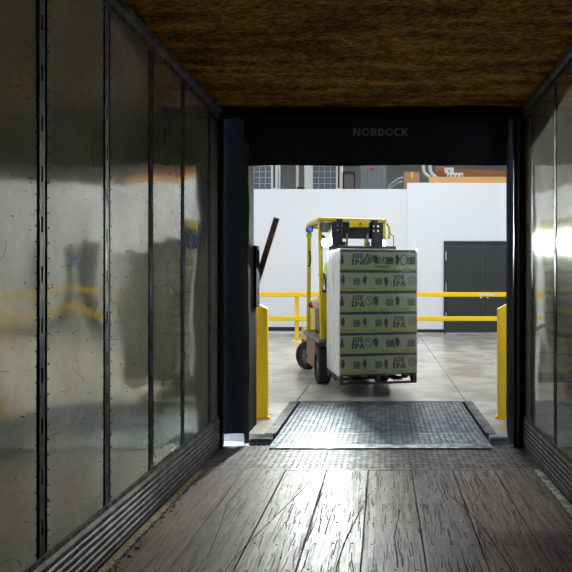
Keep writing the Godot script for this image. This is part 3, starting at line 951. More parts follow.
func roof_clutter():
	var base := 3.84
	var m: Mb
	# air handling units: white casing with a big grille face
	for d in [[253.0, 271.0, 271.0, 278.0, "left"], [313.0, 336.0, 336.0, 342.0, "mid"]]:
		var z := 19.2
		var a := px(d[0] - (7.0 if d[4] == "left" else 8.5), 0, z).x
		var b := px(d[3], 0, z).x
		var ga := px(d[0] - (5.0 if d[4] == "left" else 0.0), 0, z).x
		var gb := px(d[1], 0, z).x
		var u := thing("air_unit", "white air handling unit with grey grille on the office roof, %s" % ("above the leaning plank" if d[4] == "left" else "beside the dark open rack"), "air conditioner", Vector3((a + b) / 2, base, -z), 0.0, "air units on the office roof")
		var o := (a + b) / 2
		m = Mb.new()
		m.bb(a - o, b - o, 0.05, 1.35, -0.45, -0.02, 0.02)
		m.bb(a - o, ga - o, 0.05, 1.35, -0.02, 0.03, 0.008)
		m.bb(gb - o, b - o, 0.05, 1.35, -0.02, 0.03, 0.008)
		m.bb(a - o, b - o, 0.05, 0.10, -0.02, 0.03, 0.008)
		m.bb(a - o, b - o, 1.30, 1.35, -0.02, 0.03, 0.008)
		m.bb(a - o + 0.05, a - o + 0.12, 0, 0.05, -0.4, 0.0)
		m.bb(b - o - 0.12, b - o - 0.05, 0, 0.05, -0.4, 0.0)
		obj("casing", m, M.unit_white, u)
		m = Mb.new()
		m.bb(ga - o, gb - o, 0.10, 1.30, -0.019, -0.012)
		var gl := obj("grille", m, M.unit_grille, u)
		m = Mb.new()
		for k in range(1, 4):
			var x := lerpf(ga, gb, k / 4.0) - o
			m.bb(x - 0.008, x + 0.008, 0.1, 1.3, -0.012, 0.004)
		for k in range(1, 7):
			m.bb(ga - o, gb - o, 0.1 + k * 0.172 - 0.008, 0.1 + k * 0.172 + 0.008, -0.012, 0.0)
		obj("grille_bars", m, M.unit_fin, gl)
		m = Mb.new()
		var sx := (gb + b) / 2 - o
		m.bb(sx - 0.03, sx + 0.02, 0.3, 1.1, 0.031, 0.036)
		obj("vent_slot", m, M.frame_black, u)
	# open rack, slim white pole, and small parts
	var z2 := 19.0
	var r := thing("equipment_rack", "slim dark open rack between white air unit and grey louvred cabinet", "rack", Vector3(px(348.5, 0, z2).x, base, -z2))
	m = Mb.new()
	for x in [-0.17, 0.15]:
		m.bb(x, x + 0.03, 0, 0.75, -0.3, -0.27); m.bb(x, x + 0.03, 0, 0.75, 0.0, 0.03)
	m.bb(-0.17, 0.18, 0.72, 0.75, -0.3, 0.03)
	obj("frame", m, M.frame_black, r)
	m = Mb.new()
	m.bb(-0.17, 0.18, 0.02, 0.05, -0.3, 0.03)
	obj("shelf", m, M.frame_black, r)
	m = Mb.new()
	m.bb(-0.12, 0.12, 0.05, 0.30, -0.25, -0.02, 0.008)
	var sb := obj("small_carton", m, M.board_brown)
	sb.position = Vector3(px(348.0, 0, z2).x, base, -z2)
	tag(sb, "small brown carton inside the slim dark rack", "box")
	var pole := thing("conduit_pole", "slim white conduit rising between the two air units", "conduit", Vector3(px(297.3, 0, 19.4).x, base, -19.4))
	m = Mb.new()
	m.tube([Vector3(0, 0, 0), Vector3(0, 1.6, 0)], 0.04, 10)
	obj("pipe", m, M.unit_white, pole)
	m = Mb.new()
	m.lathe(Vector3.ZERO, Vector3.UP, [[0, 0.08], [0.03, 0.08], [0.03, 0.04]], 12)
	obj("flange", m, M.unit_white, pole)
	var pump := thing("small_pump", "small dark pump sitting at the foot of white conduit", "pump", Vector3(px(300.5, 0, 18.6).x, base, -18.6))
	m = Mb.new()
	m.lathe(Vector3(-0.10, 0.18, 0), Vector3.RIGHT, [[0, 0], [0, 0.06], [0.02, 0.08], [0.14, 0.08], [0.16, 0.05], [0.22, 0.05], [0.22, 0]], 14)
	obj("motor", m, M.frame_black, pump)
	m = Mb.new()
	m.bb(-0.12, 0.14, 0, 0.03, -0.07, 0.07, 0.005); m.bb(-0.07, 0.05, 0.03, 0.13, -0.03, 0.03)
	obj("base", m, M.truck_grey, pump)
	# grey louvred cabinet
	var zc := 19.1
	var ca := thing("louvred_cabinet", "grey louvred steel cabinet with red label on the office roof", "cabinet", Vector3(px(373.5, 0, zc).x, base, -zc))
	m = Mb.new()
	m.bb(-0.37, 0.37, 0, 1.2, -0.4, 0, 0.012)
	obj("body", m, M.cabinet_grey, ca)
	for k in 5:
		m = Mb.new()
		var x := -0.27 + k * 0.135
		m.bb(x - 0.04, x + 0.025, 0.05, 1.15, 0.0, 0.03, 0.01)
		obj("louvre", m, M.cabinet_grey, ca)
	m = Mb.new()
	m.bb(-0.12, 0.02, 0.80, 0.88, 0.031, 0.036)
	obj("red_label", m, M.red_label, ca)
	# loops of grey hose
	for k in 2:
		m = Mb.new()
		var pts := []
		for i in 13:
			var t := i / 12.0
			pts.append(px(388.0 + t * 15.0, 187.0 - 9.0 * sin(PI * 0.5 * t) - 0.0 + 4.0 * k, 18.8 + 0.15 * k))
		pts[0].y = base + 0.03
		m.tube(pts, 0.028, 8)
		tag(obj("grey_hose", m, M.unit_fin), "bent grey hose lying %s between louvred cabinet and cardboard box" % ("high" if k == 0 else "low"), "hose", "hoses on the office roof")
	# cardboard box
	var zb := 18.45
	var cb := thing("cardboard_box", "brown cardboard box standing beside white bent pipes", "box", Vector3(px(411.6, 0, zb).x, base, -zb))
	m = Mb.new()
	m.bb(-0.21, 0.21, 0, 0.62, -0.2, 0.2, 0.006)
	obj("carton", m, M.card, cb)
	m = Mb.new()
	m.bb(-0.03, 0.03, 0.619, 0.622, -0.2, 0.2); m.bb(-0.03, 0.03, 0.45, 0.621, 0.2, 0.202)
	obj("tape", m, M.timber, cb)
	# white bent pipes
	for k in 2:
		m = Mb.new()
		var x: float = [423.5, 430.0][k]
		var zz := 18.7
		m.tube([px(x, 150, zz), px(x, 168, zz), px(x + 0.6, 171.5, zz), px(x + 2.0, 174, zz), px(x + 4.5, 176, zz), px(x + 6.5, 177.5, zz), px(x + 7.0, 181, zz), px(x + 7.0, 190, zz)], 0.048, 10)
		tag(obj("bent_pipe", m, M.unit_white), "white bent pipe dropping %s" % ("just beside the cardboard box" if k == 0 else "behind the end of the pale timber panel"), "pipe", "bent white pipes on the office roof")
	# brown roll
	m = Mb.new()
	m.lathe(px(436.0, 171.0, 19.0), Vector3.RIGHT, [[0, 0.03], [0, 0.12], [0.26, 0.12], [0.26, 0.03]], 18)
	m.bb(px(437, 0, 19).x, px(444, 0, 19).x, base, px(0, 174, 19).y, -19.08, -18.92)
	tag(obj("paper_roll", m, M.board_brown), "brown paper roll on a stand behind the white boxes", "roll")
	# white electrical boxes
	for d in [[445.0, 454.0, 167.0, 172.5, "square"], [447.0, 463.0, 173.0, 178.0, "long"]]:
		var zz := 18.5
		var b := thing("junction_box", "%s white electrical box in front of brown board" % d[4], "electrical box", px((d[0] + d[1]) / 2, 190, zz), 0.0, "white electrical boxes on the office roof")
		b.position.y = base
		var w: float = (d[1] - d[0]) / 656.0 * zz / 2
		var y0 := px(0, d[3], zz).y - base
		var y1 := px(0, d[2], zz).y - base
		if d[4] == "square": b.position.z -= 0.12
		m = Mb.new()
		m.bb(-w, w, y0, y1, -0.05, 0.05, 0.01)
		m.bb(-0.02, 0.02, 0, y0, -0.02, 0.02)
		obj("casing", m, M.unit_white, b)
		for k in (1 if d[4] == "square" else 4):
			m = Mb.new()
			var cx := 0.0 if d[4] == "square" else lerpf(-w, w, (k + 0.5) / 4.0)
			m.box(Vector3(cx, (y0 + y1) / 2 - 0.02, 0.053), Vector3(0.05, 0.05, 0.006), 0.002)
			obj("socket", m, M.truck_grey, b)
	# pale timber panel and brown board behind it
	m = Mb.new()
	m.bb(px(429.5, 0, 18.25).x, 4.5, base, px(0, 177.0, 18.25).y, -18.29, -18.21, 0.006)
	tag(obj("timber_panel", m, M.timber), "long pale timber panel lying on edge along the taller wall", "timber panel")
	m = Mb.new()
	m.prism(PackedVector2Array([Vector2(1.75, base), Vector2(4.5, base), Vector2(4.5, 4.58), Vector2(3.6, 4.60), Vector2(2.6, 4.63), Vector2(1.95, 4.68), Vector2(1.75, 4.62)]), Vector3(0, 0, -18.95), Vector3.RIGHT, Vector3.UP, Vector3(0, 0, 0.03))
	tag(obj("brown_board", m, M.board_brown), "brown fibre board standing behind the pale timber panel", "board")

# ------------------------------------------------------------------ forklift
const TRUCK := Vector3(-0.42, 0, -8.95)
const SHIFT := 0.065       # side shift of the carriage
const TURN := 0.245

func forklift():
	var t := thing("forklift", "yellow counterbalance forklift with headlights carrying wrapped beer cases", "forklift", TRUCK, TURN)
	var m := Mb.new()
	# chassis
	m.prism(PackedVector2Array([Vector2(0.20, 0.15), Vector2(0.20, 0.58), Vector2(-1.3, 0.58), Vector2(-1.3, 0.15)]), Vector3(-0.33, 0, 0), Vector3.BACK, Vector3.UP, Vector3(0.66, 0, 0))
	obj("chassis", m, M.truck_dark, t)
	for s in [-1.0, 1.0]:
		m = Mb.new()
		m.prism(PackedVector2Array([Vector2(-0.32, 0.16), Vector2(-0.28, 0.40), Vector2(-0.28, 0.56), Vector2(-1.16, 0.56), Vector2(-1.16, 0.44), Vector2(-1.10, 0.16)]), Vector3(s * 0.47, 0, 0), Vector3.BACK, Vector3.UP, Vector3(-s * 0.14, 0, 0))
		obj("side_step", m, M.rust_panel, t)
		m = Mb.new()
		m.bb(s * 0.34, s * 0.50, 0.56, 0.615, -1.32, 0.26, 0.012)
		obj("fender", m, M.truck_grey, t)
		# wheels
		for w in [[0.0, 0.25, 0.175, 0.405], [-1.58, 0.21, 0.15, 0.405]]:
			var r: float = w[1]
			var c := Vector3(s * w[3], r, w[0])
			var ax := Vector3(s, 0, 0) if w[0] == 0.0 else Basis(Vector3.UP, 0.6) * Vector3(s, 0, 0)   # rear wheels are steered
			var hw: float = w[2] / 2
			m = Mb.new()
			m.lathe(c, ax, [[-hw, r * 0.62], [-hw, r * 0.9], [-hw * 0.8, r], [hw * 0.8, r], [hw, r * 0.9], [hw, r * 0.62], [hw * 0.7, r * 0.58]], 32)
			var ty := obj("wheel", m, M.black_rubber, t)
			m = Mb.new()
			m.lathe(c, ax, [[-hw * 0.6, 0.0], [-hw * 0.6, r * 0.6], [hw * 0.72, r * 0.6], [hw * 0.72, r * 0.5], [hw * 0.35, r * 0.44], [hw * 0.35, r * 0.22], [hw * 0.8, r * 0.2], [hw * 0.8, 0.0]], 24)
			obj("rim", m, M.truck_grey, ty)
			for k in 6:
				var a := TAU * k / 6
				m = Mb.new()
				m.lathe(c + ax * hw * 0.35 + Vector3.UP * sin(a) * r * 0.33 + ax.cross(Vector3.UP) * cos(a) * r * 0.33, ax, [[0, 0.013], [0.014, 0.013], [0.014, 0]], 6)
				obj("wheel_nut", m, M.chrome, ty)
	# counterweight and hood
	m = Mb.new()
	m.prism(PackedVector2Array([Vector2(-1.30, 0.46), Vector2(-1.30, 0.64), Vector2(-1.80, 0.64), Vector2(-1.92, 0.60), Vector2(-1.96, 0.52), Vector2(-1.96, 0.36), Vector2(-1.86, 0.27), Vector2(-1.84, 0.46)]), Vector3(-0.46, 0, 0), Vector3.BACK, Vector3.UP, Vector3(0.92, 0, 0))
	m.prism(PackedVector2Array([Vector2(-1.31, 0.64), Vector2(-1.31, 1.02), Vector2(-1.66, 1.02), Vector2(-1.84, 0.94), Vector2(-1.90, 0.80), Vector2(-1.92, 0.62)]), Vector3(-0.31, 0, 0), Vector3.BACK, Vector3.UP, Vector3(0.62, 0, 0))
	obj("counterweight", m, M.truck_yellow, t)
	m = Mb.new()
	m.bb(-0.33, 0.33, 0.616, 1.0, -1.30, -0.42, 0.03)
	obj("battery_hood", m, M.truck_grey, t)
	m = Mb.new()
	m.bb(-0.42, 0.42, 0.58, 0.60, -0.42, 0.05, 0.004)
	obj("floor_plate", m, M.truck_dark, t)
	m = Mb.new()
	m.prism(PackedVector2Array([Vector2(0.12, 0.616), Vector2(0.16, 0.616), Vector2(0.16, 1.22), Vector2(0.05, 1.25), Vector2(-0.02, 1.20), Vector2(0.03, 1.12)]), Vector3(-0.44, 0, 0), Vector3.BACK, Vector3.UP, Vector3(0.88, 0, 0))
	var cowl := obj("front_cowl", m, M.truck_yellow, t)
	m = Mb.new()
	m.bb(-0.43, 0.43, 1.225, 1.265, -0.06, 0.15, 0.012)
	obj("dash_top", m, M.truck_dark, cowl)
	# steering
	m = Mb.new()
	m.tube([Vector3(0.0, 0.62, 0.05), Vector3(0.0, 1.28, -0.16)], 0.03, 10)
	var col := obj("steering_column", m, M.truck_dark, t)
	m = Mb.new()
	var ring := []
	var sb := Basis(Vector3.RIGHT, -0.55)
	for i in 25:
		var a := TAU * i / 24
		ring.append(Vector3(0, 1.32, -0.19) + sb * Vector3(cos(a) * 0.17, 0, sin(a) * 0.17))
	m.tube(ring, 0.013, 8, false)
	for k in 3:
		var a := TAU * k / 3 + 0.5
		m.tube([Vector3(0, 1.30, -0.18), Vector3(0, 1.32, -0.19) + sb * Vector3(cos(a) * 0.17, 0, sin(a) * 0.17)], 0.009, 6)
	obj("steering_wheel", m, M.truck_dark, col)
	for k in 3:
		m = Mb.new()
		var x := -0.40 + k * 0.055
		m.tube([Vector3(x, 1.25, 0.02), Vector3(x - 0.01, 1.36, -0.02), Vector3(x - 0.035, 1.46, -0.08)], 0.011, 8)
		var lv := obj("lever", m, M.truck_dark, t)
		m = Mb.new()
		m.lathe(Vector3(x - 0.035, 1.45, -0.08), Vector3(0, 1, -0.4), [[0, 0.0], [0.005, 0.018], [0.03, 0.02], [0.045, 0.0]], 10)
		obj("knob", m, M.black_rubber, lv)
	# seat
	m = Mb.new()
	m.box(Vector3(0, 1.06, -0.72), Vector3(0.46, 0.12, 0.46), 0.04)
	var seat := obj("seat", m, M.seat_vinyl, t)
	m = Mb.new()
	m.box(Vector3(0, 1.32, -0.98), Vector3(0.44, 0.50, 0.11), 0.04, Basis(Vector3.RIGHT, -0.14))
	obj("backrest", m, M.seat_vinyl, seat)
	# overhead guard
	var gy := 2.24
	for s in [-1.0, 1.0]:
		var x: float = s * 0.44
		m = Mb.new()
		m.bar(Vector3(x, 0.58, 0.17), Vector3(x, gy - 0.03, -0.02), 0.052, 0.05, 0.010)
		obj("front_pillar", m, M.truck_yellow, t)
		m = Mb.new()
		m.bar(Vector3(x, 0.95, -1.18), Vector3(x, gy - 0.03, -1.10), 0.055, 0.05, 0.010)
		m.bar(Vector3(x, 0.60, -1.18), Vector3(x, 0.96, -1.18), 0.055, 0.05, 0.010)
		obj("rear_pillar", m, M.truck_yellow, t)
		m = Mb.new()
		m.bar(Vector3(x, gy - 0.03, 0.02), Vector3(x, gy, -1.16), 0.07, 0.06, 0.012)
		obj("roof_rail", m, M.truck_yellow, t)
	m = Mb.new()
	m.bb(-0.475, 0.475, gy - 0.055, gy, -0.03, 0.05, 0.012)
	obj("front_header", m, M.truck_yellow, t)
	m = Mb.new()
	m.bb(-0.475, 0.475, gy - 0.06, gy, -1.2, -1.13, 0.012)
	obj("rear_header", m, M.truck_yellow, t)
	for k in 6:
		m = Mb.new()
		var x := -0.38 + k * 0.152
		m.bar(Vector3(x, gy - 0.03, -0.03), Vector3(x, gy - 0.015, -1.13), 0.022, 0.045, 0.004)
		obj("roof_bar", m, M.truck_dark, t)
	# yellow plate with a bolt on the header
	m = Mb.new()
	m.prism(PackedVector2Array([Vector2(-0.12, 2.17), Vector2(0.15, 2.17), Vector2(0.13, 2.085), Vector2(-0.12, 2.075)]), Vector3(0, 0, 0.41), Vector3.RIGHT, Vector3.UP, Vector3(0, 0, 0.02))
	var mp := obj("mast_plate", m, M.truck_yellow, t)
	m = Mb.new()
	m.lathe(Vector3(0.02, 2.125, 0.43), Vector3.BACK, [[0, 0.018], [0.012, 0.016], [0.012, 0]], 8)
	obj("bolt", m, M.cloth_red, mp)
	# mast
	for s in [-1.0, 1.0]:
		m = Mb.new()
		var x: float = s * 0.30
		m.prism(PackedVector2Array([Vector2(-0.045, 0.0), Vector2(0.045, 0.0), Vector2(0.045, 0.02), Vector2(-0.025, 0.02), Vector2(-0.025, 0.12), Vector2(0.045, 0.12), Vector2(0.045, 0.14), Vector2(-0.045, 0.14)]), Vector3(x, 0.12, 0.22), Vector3(-s, 0, 0), Vector3.BACK, Vector3(0, 2.03, 0))
		obj("outer_upright", m, M.truck_dark, t)
		m = Mb.new()
		m.bb(s * 0.20, s * 0.275, 0.14, 2.19, 0.27, 0.37, 0.006)
		var iu := obj("inner_upright", m, M.truck_dark, t)
		for q in [[0.2, 2.10], [0.26, 2.10], [0.2, 2.04], [0.26, 2.04]]:
			m = Mb.new()
			m.lathe(Vector3(s * (q[0] + 0.01), q[1], 0.37), Vector3.BACK, [[0, 0.013], [0.012, 0.012], [0.012, 0]], 8)
			obj("bolt", m, M.chrome, iu)
		m = Mb.new()
		m.tube([Vector3(s * 0.165, 0.2, 0.24), Vector3(s * 0.165, 1.9, 0.24)], 0.03, 12)
		obj("lift_cylinder", m, M.truck_dark, t)
		m = Mb.new()
		m.bb(s * 0.125, s * 0.15, 0.4, 2.0, 0.33, 0.345)
		obj("lift_chain", m, M.truck_grey, t)
	m = Mb.new()
	m.bb(-0.30, 0.30, 1.94, 2.165, 0.23, 0.28, 0.008)
	obj("top_crossbeam", m, M.truck_dark, t)
	m = Mb.new()
	m.bb(-0.30, 0.30, 0.5, 0.62, 0.23, 0.27, 0.008)
	obj("lower_crossbeam", m, M.truck_dark, t)
	# carriage, backrest, forks
	m = Mb.new()
	m.bb(-0.42 + SHIFT, 0.42 + SHIFT, 0.22, 0.31, 0.36, 0.395, 0.006); m.bb(-0.42 + SHIFT, 0.42 + SHIFT, 0.52, 0.61, 0.36, 0.395, 0.006)
	for s in [-1.0, 1.0]: m.bb(s * 0.15, s * 0.24, 0.2, 0.64, 0.34, 0.385)
	var car := obj("carriage", m, M.truck_dark, t)
	m = Mb.new()
	m.bb(-0.45 + SHIFT, 0.45 + SHIFT, 1.79, 1.84, 0.365, 0.392, 0.006)
	for k in 7: m.bb(-0.45 + SHIFT + k * 0.145, -0.42 + SHIFT + k * 0.145, 0.61, 1.79, 0.367, 0.39)
	obj("load_backrest", m, M.truck_dark, car)
	for s in [-1.0, 1.0]:
		m = Mb.new()
		m.prism(PackedVector2Array([Vector2(0.396, 0.64), Vector2(0.432, 0.64), Vector2(0.432, 0.235), Vector2(0.48, 0.225), Vector2(1.26, 0.21), Vector2(1.27, 0.20), Vector2(0.42, 0.188), Vector2(0.396, 0.21)]), Vector3(s * 0.24 - 0.055 + SHIFT, 0, 0), Vector3.BACK, Vector3.UP, Vector3(0.11, 0, 0))
		obj("fork", m, M.truck_dark, t)
	# headlights on the front pillars
	for s in [-1.0, 1.0]:
		var c := Vector3(s * 0.385, 1.89, 0.10)
		m = Mb.new()
		m.lathe(c, Vector3.BACK, [[-0.06, 0.0], [-0.06, 0.035], [-0.02, 0.06], [0.02, 0.064], [0.026, 0.058]], 20)
		m.bar(c + Vector3(0, 0.05, -0.03), c + Vector3(s * 0.03, 0.10, -0.06), 0.03, 0.02, 0.002)
		var hl := obj("headlight", m, M.truck_dark, t)
		m = Mb.new()
		m.lathe(c, Vector3.BACK, [[0.018, 0.058], [0.026, 0.05], [0.030, 0.03], [0.031, 0.0]], 20)
		obj("headlight_lens", m, M.lamp_glow, hl)
		var sp := SpotLight3D.new()
		sp.name = "beam"
		sp.light_color = Color(0.96, 1.0, 0.98)
		sp.light_energy = 16.0
		sp.light_size = 0.05
		sp.spot_range = 30.0; sp.spot_attenuation = 2.0; sp.spot_angle = 52.0; sp.spot_angle_attenuation = 0.8
		sp.shadow_enabled = true
		sp.position = c + Vector3(0, 0, 0.036)
		sp.rotation = Vector3(-0.14, PI, 0)
		hl.add_child(sp)
	# beacon over the left lamp, blue safety lamp, grab handle, mirror, bent hose guard
	m = Mb.new()
	m.lathe(Vector3(-0.385, 2.165, 0.06), Vector3.DOWN, [[0, 0.0], [0, 0.055], [0.10, 0.06], [0.13, 0.05], [0.13, 0.0]], 16)
	for k in 8:
		var a := TAU * k / 8
		m.box(Vector3(-0.385 + cos(a) * 0.06, 2.11, 0.06 + sin(a) * 0.06), Vector3(0.01, 0.09, 0.01))
	obj("warning_beeper", m, M.truck_grey, t)
	m = Mb.new()
	m.box(Vector3(-0.455, 2.15, -0.98), Vector3(0.10, 0.07, 0.12), 0.012)
	var bl := obj("safety_lamp", m, M.truck_grey, t)
	m = Mb.new()
	m.lathe(Vector3(-0.455, 2.15, -0.92), Vector3.BACK, [[0, 0.03], [0.006, 0.026], [0.008, 0.0]], 12)
	obj("blue_lens", m, M.blue_glow, bl)
	m = Mb.new()
	m.box(Vector3(-0.455, 2.07, -1.02), Vector3(0.075, 0.06, 0.085), 0.008)
	obj("lime_cover", m, M.lime, t)
	m = Mb.new()
	m.tube([Vector3(-0.455, 1.83, -1.07), Vector3(-0.44, 1.82, -1.02), Vector3(-0.435, 1.72, -1.0), Vector3(-0.44, 1.62, -1.02), Vector3(-0.455, 1.61, -1.07)], 0.013, 8)
	obj("grab_handle", m, M.black_rubber, t)
	m = Mb.new()
	m.tube([Vector3(0.49, 2.0, 0.05), Vector3(0.53, 2.02, 0.06), Vector3(0.565, 2.0, 0.07), Vector3(0.565, 1.86, 0.07), Vector3(0.50, 1.84, 0.05)], 0.006, 6)
	obj("mirror_bracket", m, M.truck_dark, t)
	m = Mb.new()
	m.tube([Vector3(0.47, 2.17, 0.06), Vector3(0.50, 2.12, 0.07), Vector3(0.515, 2.04, 0.07), Vector3(0.50, 1.96, 0.06)], 0.018, 8)
	obj("hose_guard", m, M.truck_yellow, t)

	# rag on the hood by the pillar
	var rag := thing("rag_bundle", "crumpled cream and red rag lying on the forklift hood", "rag", t.transform * Vector3(-0.37, 0.985, -0.66), TURN)
	var rn := noise(111, 1.0, 3)
	m = Mb.new()
	m.grid(20, 14, func(u: float, v: float) -> Vector3:
		var a := TAU * u
		var b := PI * v
		var k := 1.0 + rn.get_noise_3d(cos(a) * 3.0, sin(a) * 3.0, v * 5.0) * 0.55
		return Vector3(cos(a) * sin(b) * 0.085 * k, 0.085 - cos(b) * 0.085 * k, sin(a) * sin(b) * 0.38 * k))
	obj("cream_cloth", m, M.cloth_cream, rag)
	m = Mb.new()
	m.grid(14, 10, func(u: float, v: float) -> Vector3:
		var a := TAU * u
		var b := PI * v
		var k := 1.0 + rn.get_noise_3d(cos(a) * 3.0 + 9, sin(a) * 3.0, v * 5.0) * 0.5
		return Vector3(-0.06 + cos(a) * sin(b) * 0.05 * k, 0.05 - cos(b) * 0.045 * k, -0.22 + sin(a) * sin(b) * 0.07 * k))
	obj("red_cloth", m, M.cloth_red, rag)

# ------------------------------------------------------------------ driver
func surface_net(bones: Array, cell: float, k: float, m: Mb):
	# bones: [a, b, ra, rb, colour]; smooth union of tapered capsules
	var lo := Vector3.INF
	var hi := -Vector3.INF
	for b in bones:
		for e in 2:
			var r: float = b[2 + e] + cell * 2 + k * 0.5
			lo = lo.min(b[e] - Vector3.ONE * r); hi = hi.max(b[e] + Vector3.ONE * r)
	var n := Vector3i(((hi - lo) / cell).ceil()) + Vector3i.ONE
	var F := PackedFloat32Array()
	F.resize(n.x * n.y * n.z); F.fill(1.0)
	for b in bones:
		var a: Vector3 = b[0]
		var ab: Vector3 = b[1] - a
		var L2 := maxf(ab.length_squared(), 1e-9)
		var ra: float = b[2]
		var rb: float = b[3]
		var R := maxf(ra, rb) + k + cell * 2
		var i0 := Vector3i(((a.min(b[1]) - Vector3.ONE * R - lo) / cell).floor()).clamp(Vector3i.ZERO, n - Vector3i.ONE)
		var i1 := Vector3i(((a.max(b[1]) + Vector3.ONE * R - lo) / cell).ceil()).clamp(Vector3i.ZERO, n - Vector3i.ONE)
		for z in range(i0.z, i1.z + 1):
			for y in range(i0.y, i1.y + 1):
				for x in range(i0.x, i1.x + 1):
					var p := lo + Vector3(x, y, z) * cell - a
					var t := clampf(p.dot(ab) / L2, 0, 1)
					var d := (p - ab * t).length() - lerpf(ra, rb, t)
					var id := (z * n.y + y) * n.x + x
					var f := F[id]
					var h := maxf(k - absf(f - d), 0.0) / k
					F[id] = minf(f, d) - h * h * k * 0.25
	var V := {}
	var field := func(p: Vector3) -> float:
		var q := ((p - lo) / cell).clamp(Vector3.ZERO, Vector3(n) - Vector3.ONE * 1.001)
		var i := Vector3i(q.floor())
		var f := q - Vector3(i)
		var s := 0.0
		for c in 8:
			var dx := c & 1
			var dy := (c >> 1) & 1
			var dz := (c >> 2) & 1
			s += F[((i.z + dz) * n.y + i.y + dy) * n.x + i.x + dx] * (f.x if dx else 1 - f.x) * (f.y if dy else 1 - f.y) * (f.z if dz else 1 - f.z)
		return s
	for z in n.z - 1:
		for y in n.y - 1:
			for x in n.x - 1:
				var s := Vector3.ZERO
				var cnt := 0
				var base := (z * n.y + y) * n.x + x
				var neg := 0
				for c in 8:
					if F[base + (c & 1) + ((c >> 1) & 1) * n.x + ((c >> 2) & 1) * n.x * n.y] < 0: neg += 1
				if neg == 0 or neg == 8: continue
				for e in [[0, 1], [2, 3], [4, 5], [6, 7], [0, 2], [1, 3], [4, 6], [5, 7], [0, 4], [1, 5], [2, 6], [3, 7]]:
					var c0 := Vector3(e[0] & 1, (e[0] >> 1) & 1, (e[0] >> 2) & 1)
					var c1 := Vector3(e[1] & 1, (e[1] >> 1) & 1, (e[1] >> 2) & 1)
					var f0 := F[base + int(c0.x) + int(c0.y) * n.x + int(c0.z) * n.x * n.y]
					var f1 := F[base + int(c1.x) + int(c1.y) * n.x + int(c1.z) * n.x * n.y]
					if (f0 < 0) != (f1 < 0):
						s += c0.lerp(c1, f0 / (f0 - f1)); cnt += 1
				V[base] = lo + (Vector3(x, y, z) + s / cnt) * cell
	var N := {}
	var C := {}
	for id in V:
		var p: Vector3 = V[id]
		var e := cell * 0.8
		N[id] = Vector3(field.call(p + Vector3(e, 0, 0)) - field.call(p - Vector3(e, 0, 0)), field.call(p + Vector3(0, e, 0)) - field.call(p - Vector3(0, e, 0)), field.call(p + Vector3(0, 0, e)) - field.call(p - Vector3(0, 0, e))).normalized()
		var best := 1e9
		for b in bones:
			var ab: Vector3 = b[1] - b[0]
			var t := clampf((p - b[0]).dot(ab) / maxf(ab.length_squared(), 1e-9), 0, 1)
			var d: float = (p - b[0] - ab * t).length() - lerpf(b[2], b[3], t)
			if d < best:
				best = d; C[id] = b[4]
	var st := [1, n.x, n.x * n.y]
	for z in range(1, n.z - 1):
		for y in range(1, n.y - 1):
			for x in range(1, n.x - 1):
				var id: int = (z * n.y + y) * n.x + x
				for ax in 3:
					if (F[id] < 0) == (F[id + st[ax]] < 0): continue
					var u: int = st[(ax + 1) % 3]
					var v: int = st[(ax + 2) % 3]
					var q := [id - u - v, id - v, id, id - u]
					var ok := true
					for w in q:
						if not V.has(w): ok = false
					if not ok: continue
					for tr in [[0, 1, 2], [0, 2, 3]]:
						m.col = C[q[tr[0]]]
						m.tri(V[q[tr[0]]], V[q[tr[1]]], V[q[tr[2]]], N[q[tr[0]]], N[q[tr[1]]], N[q[tr[2]]])

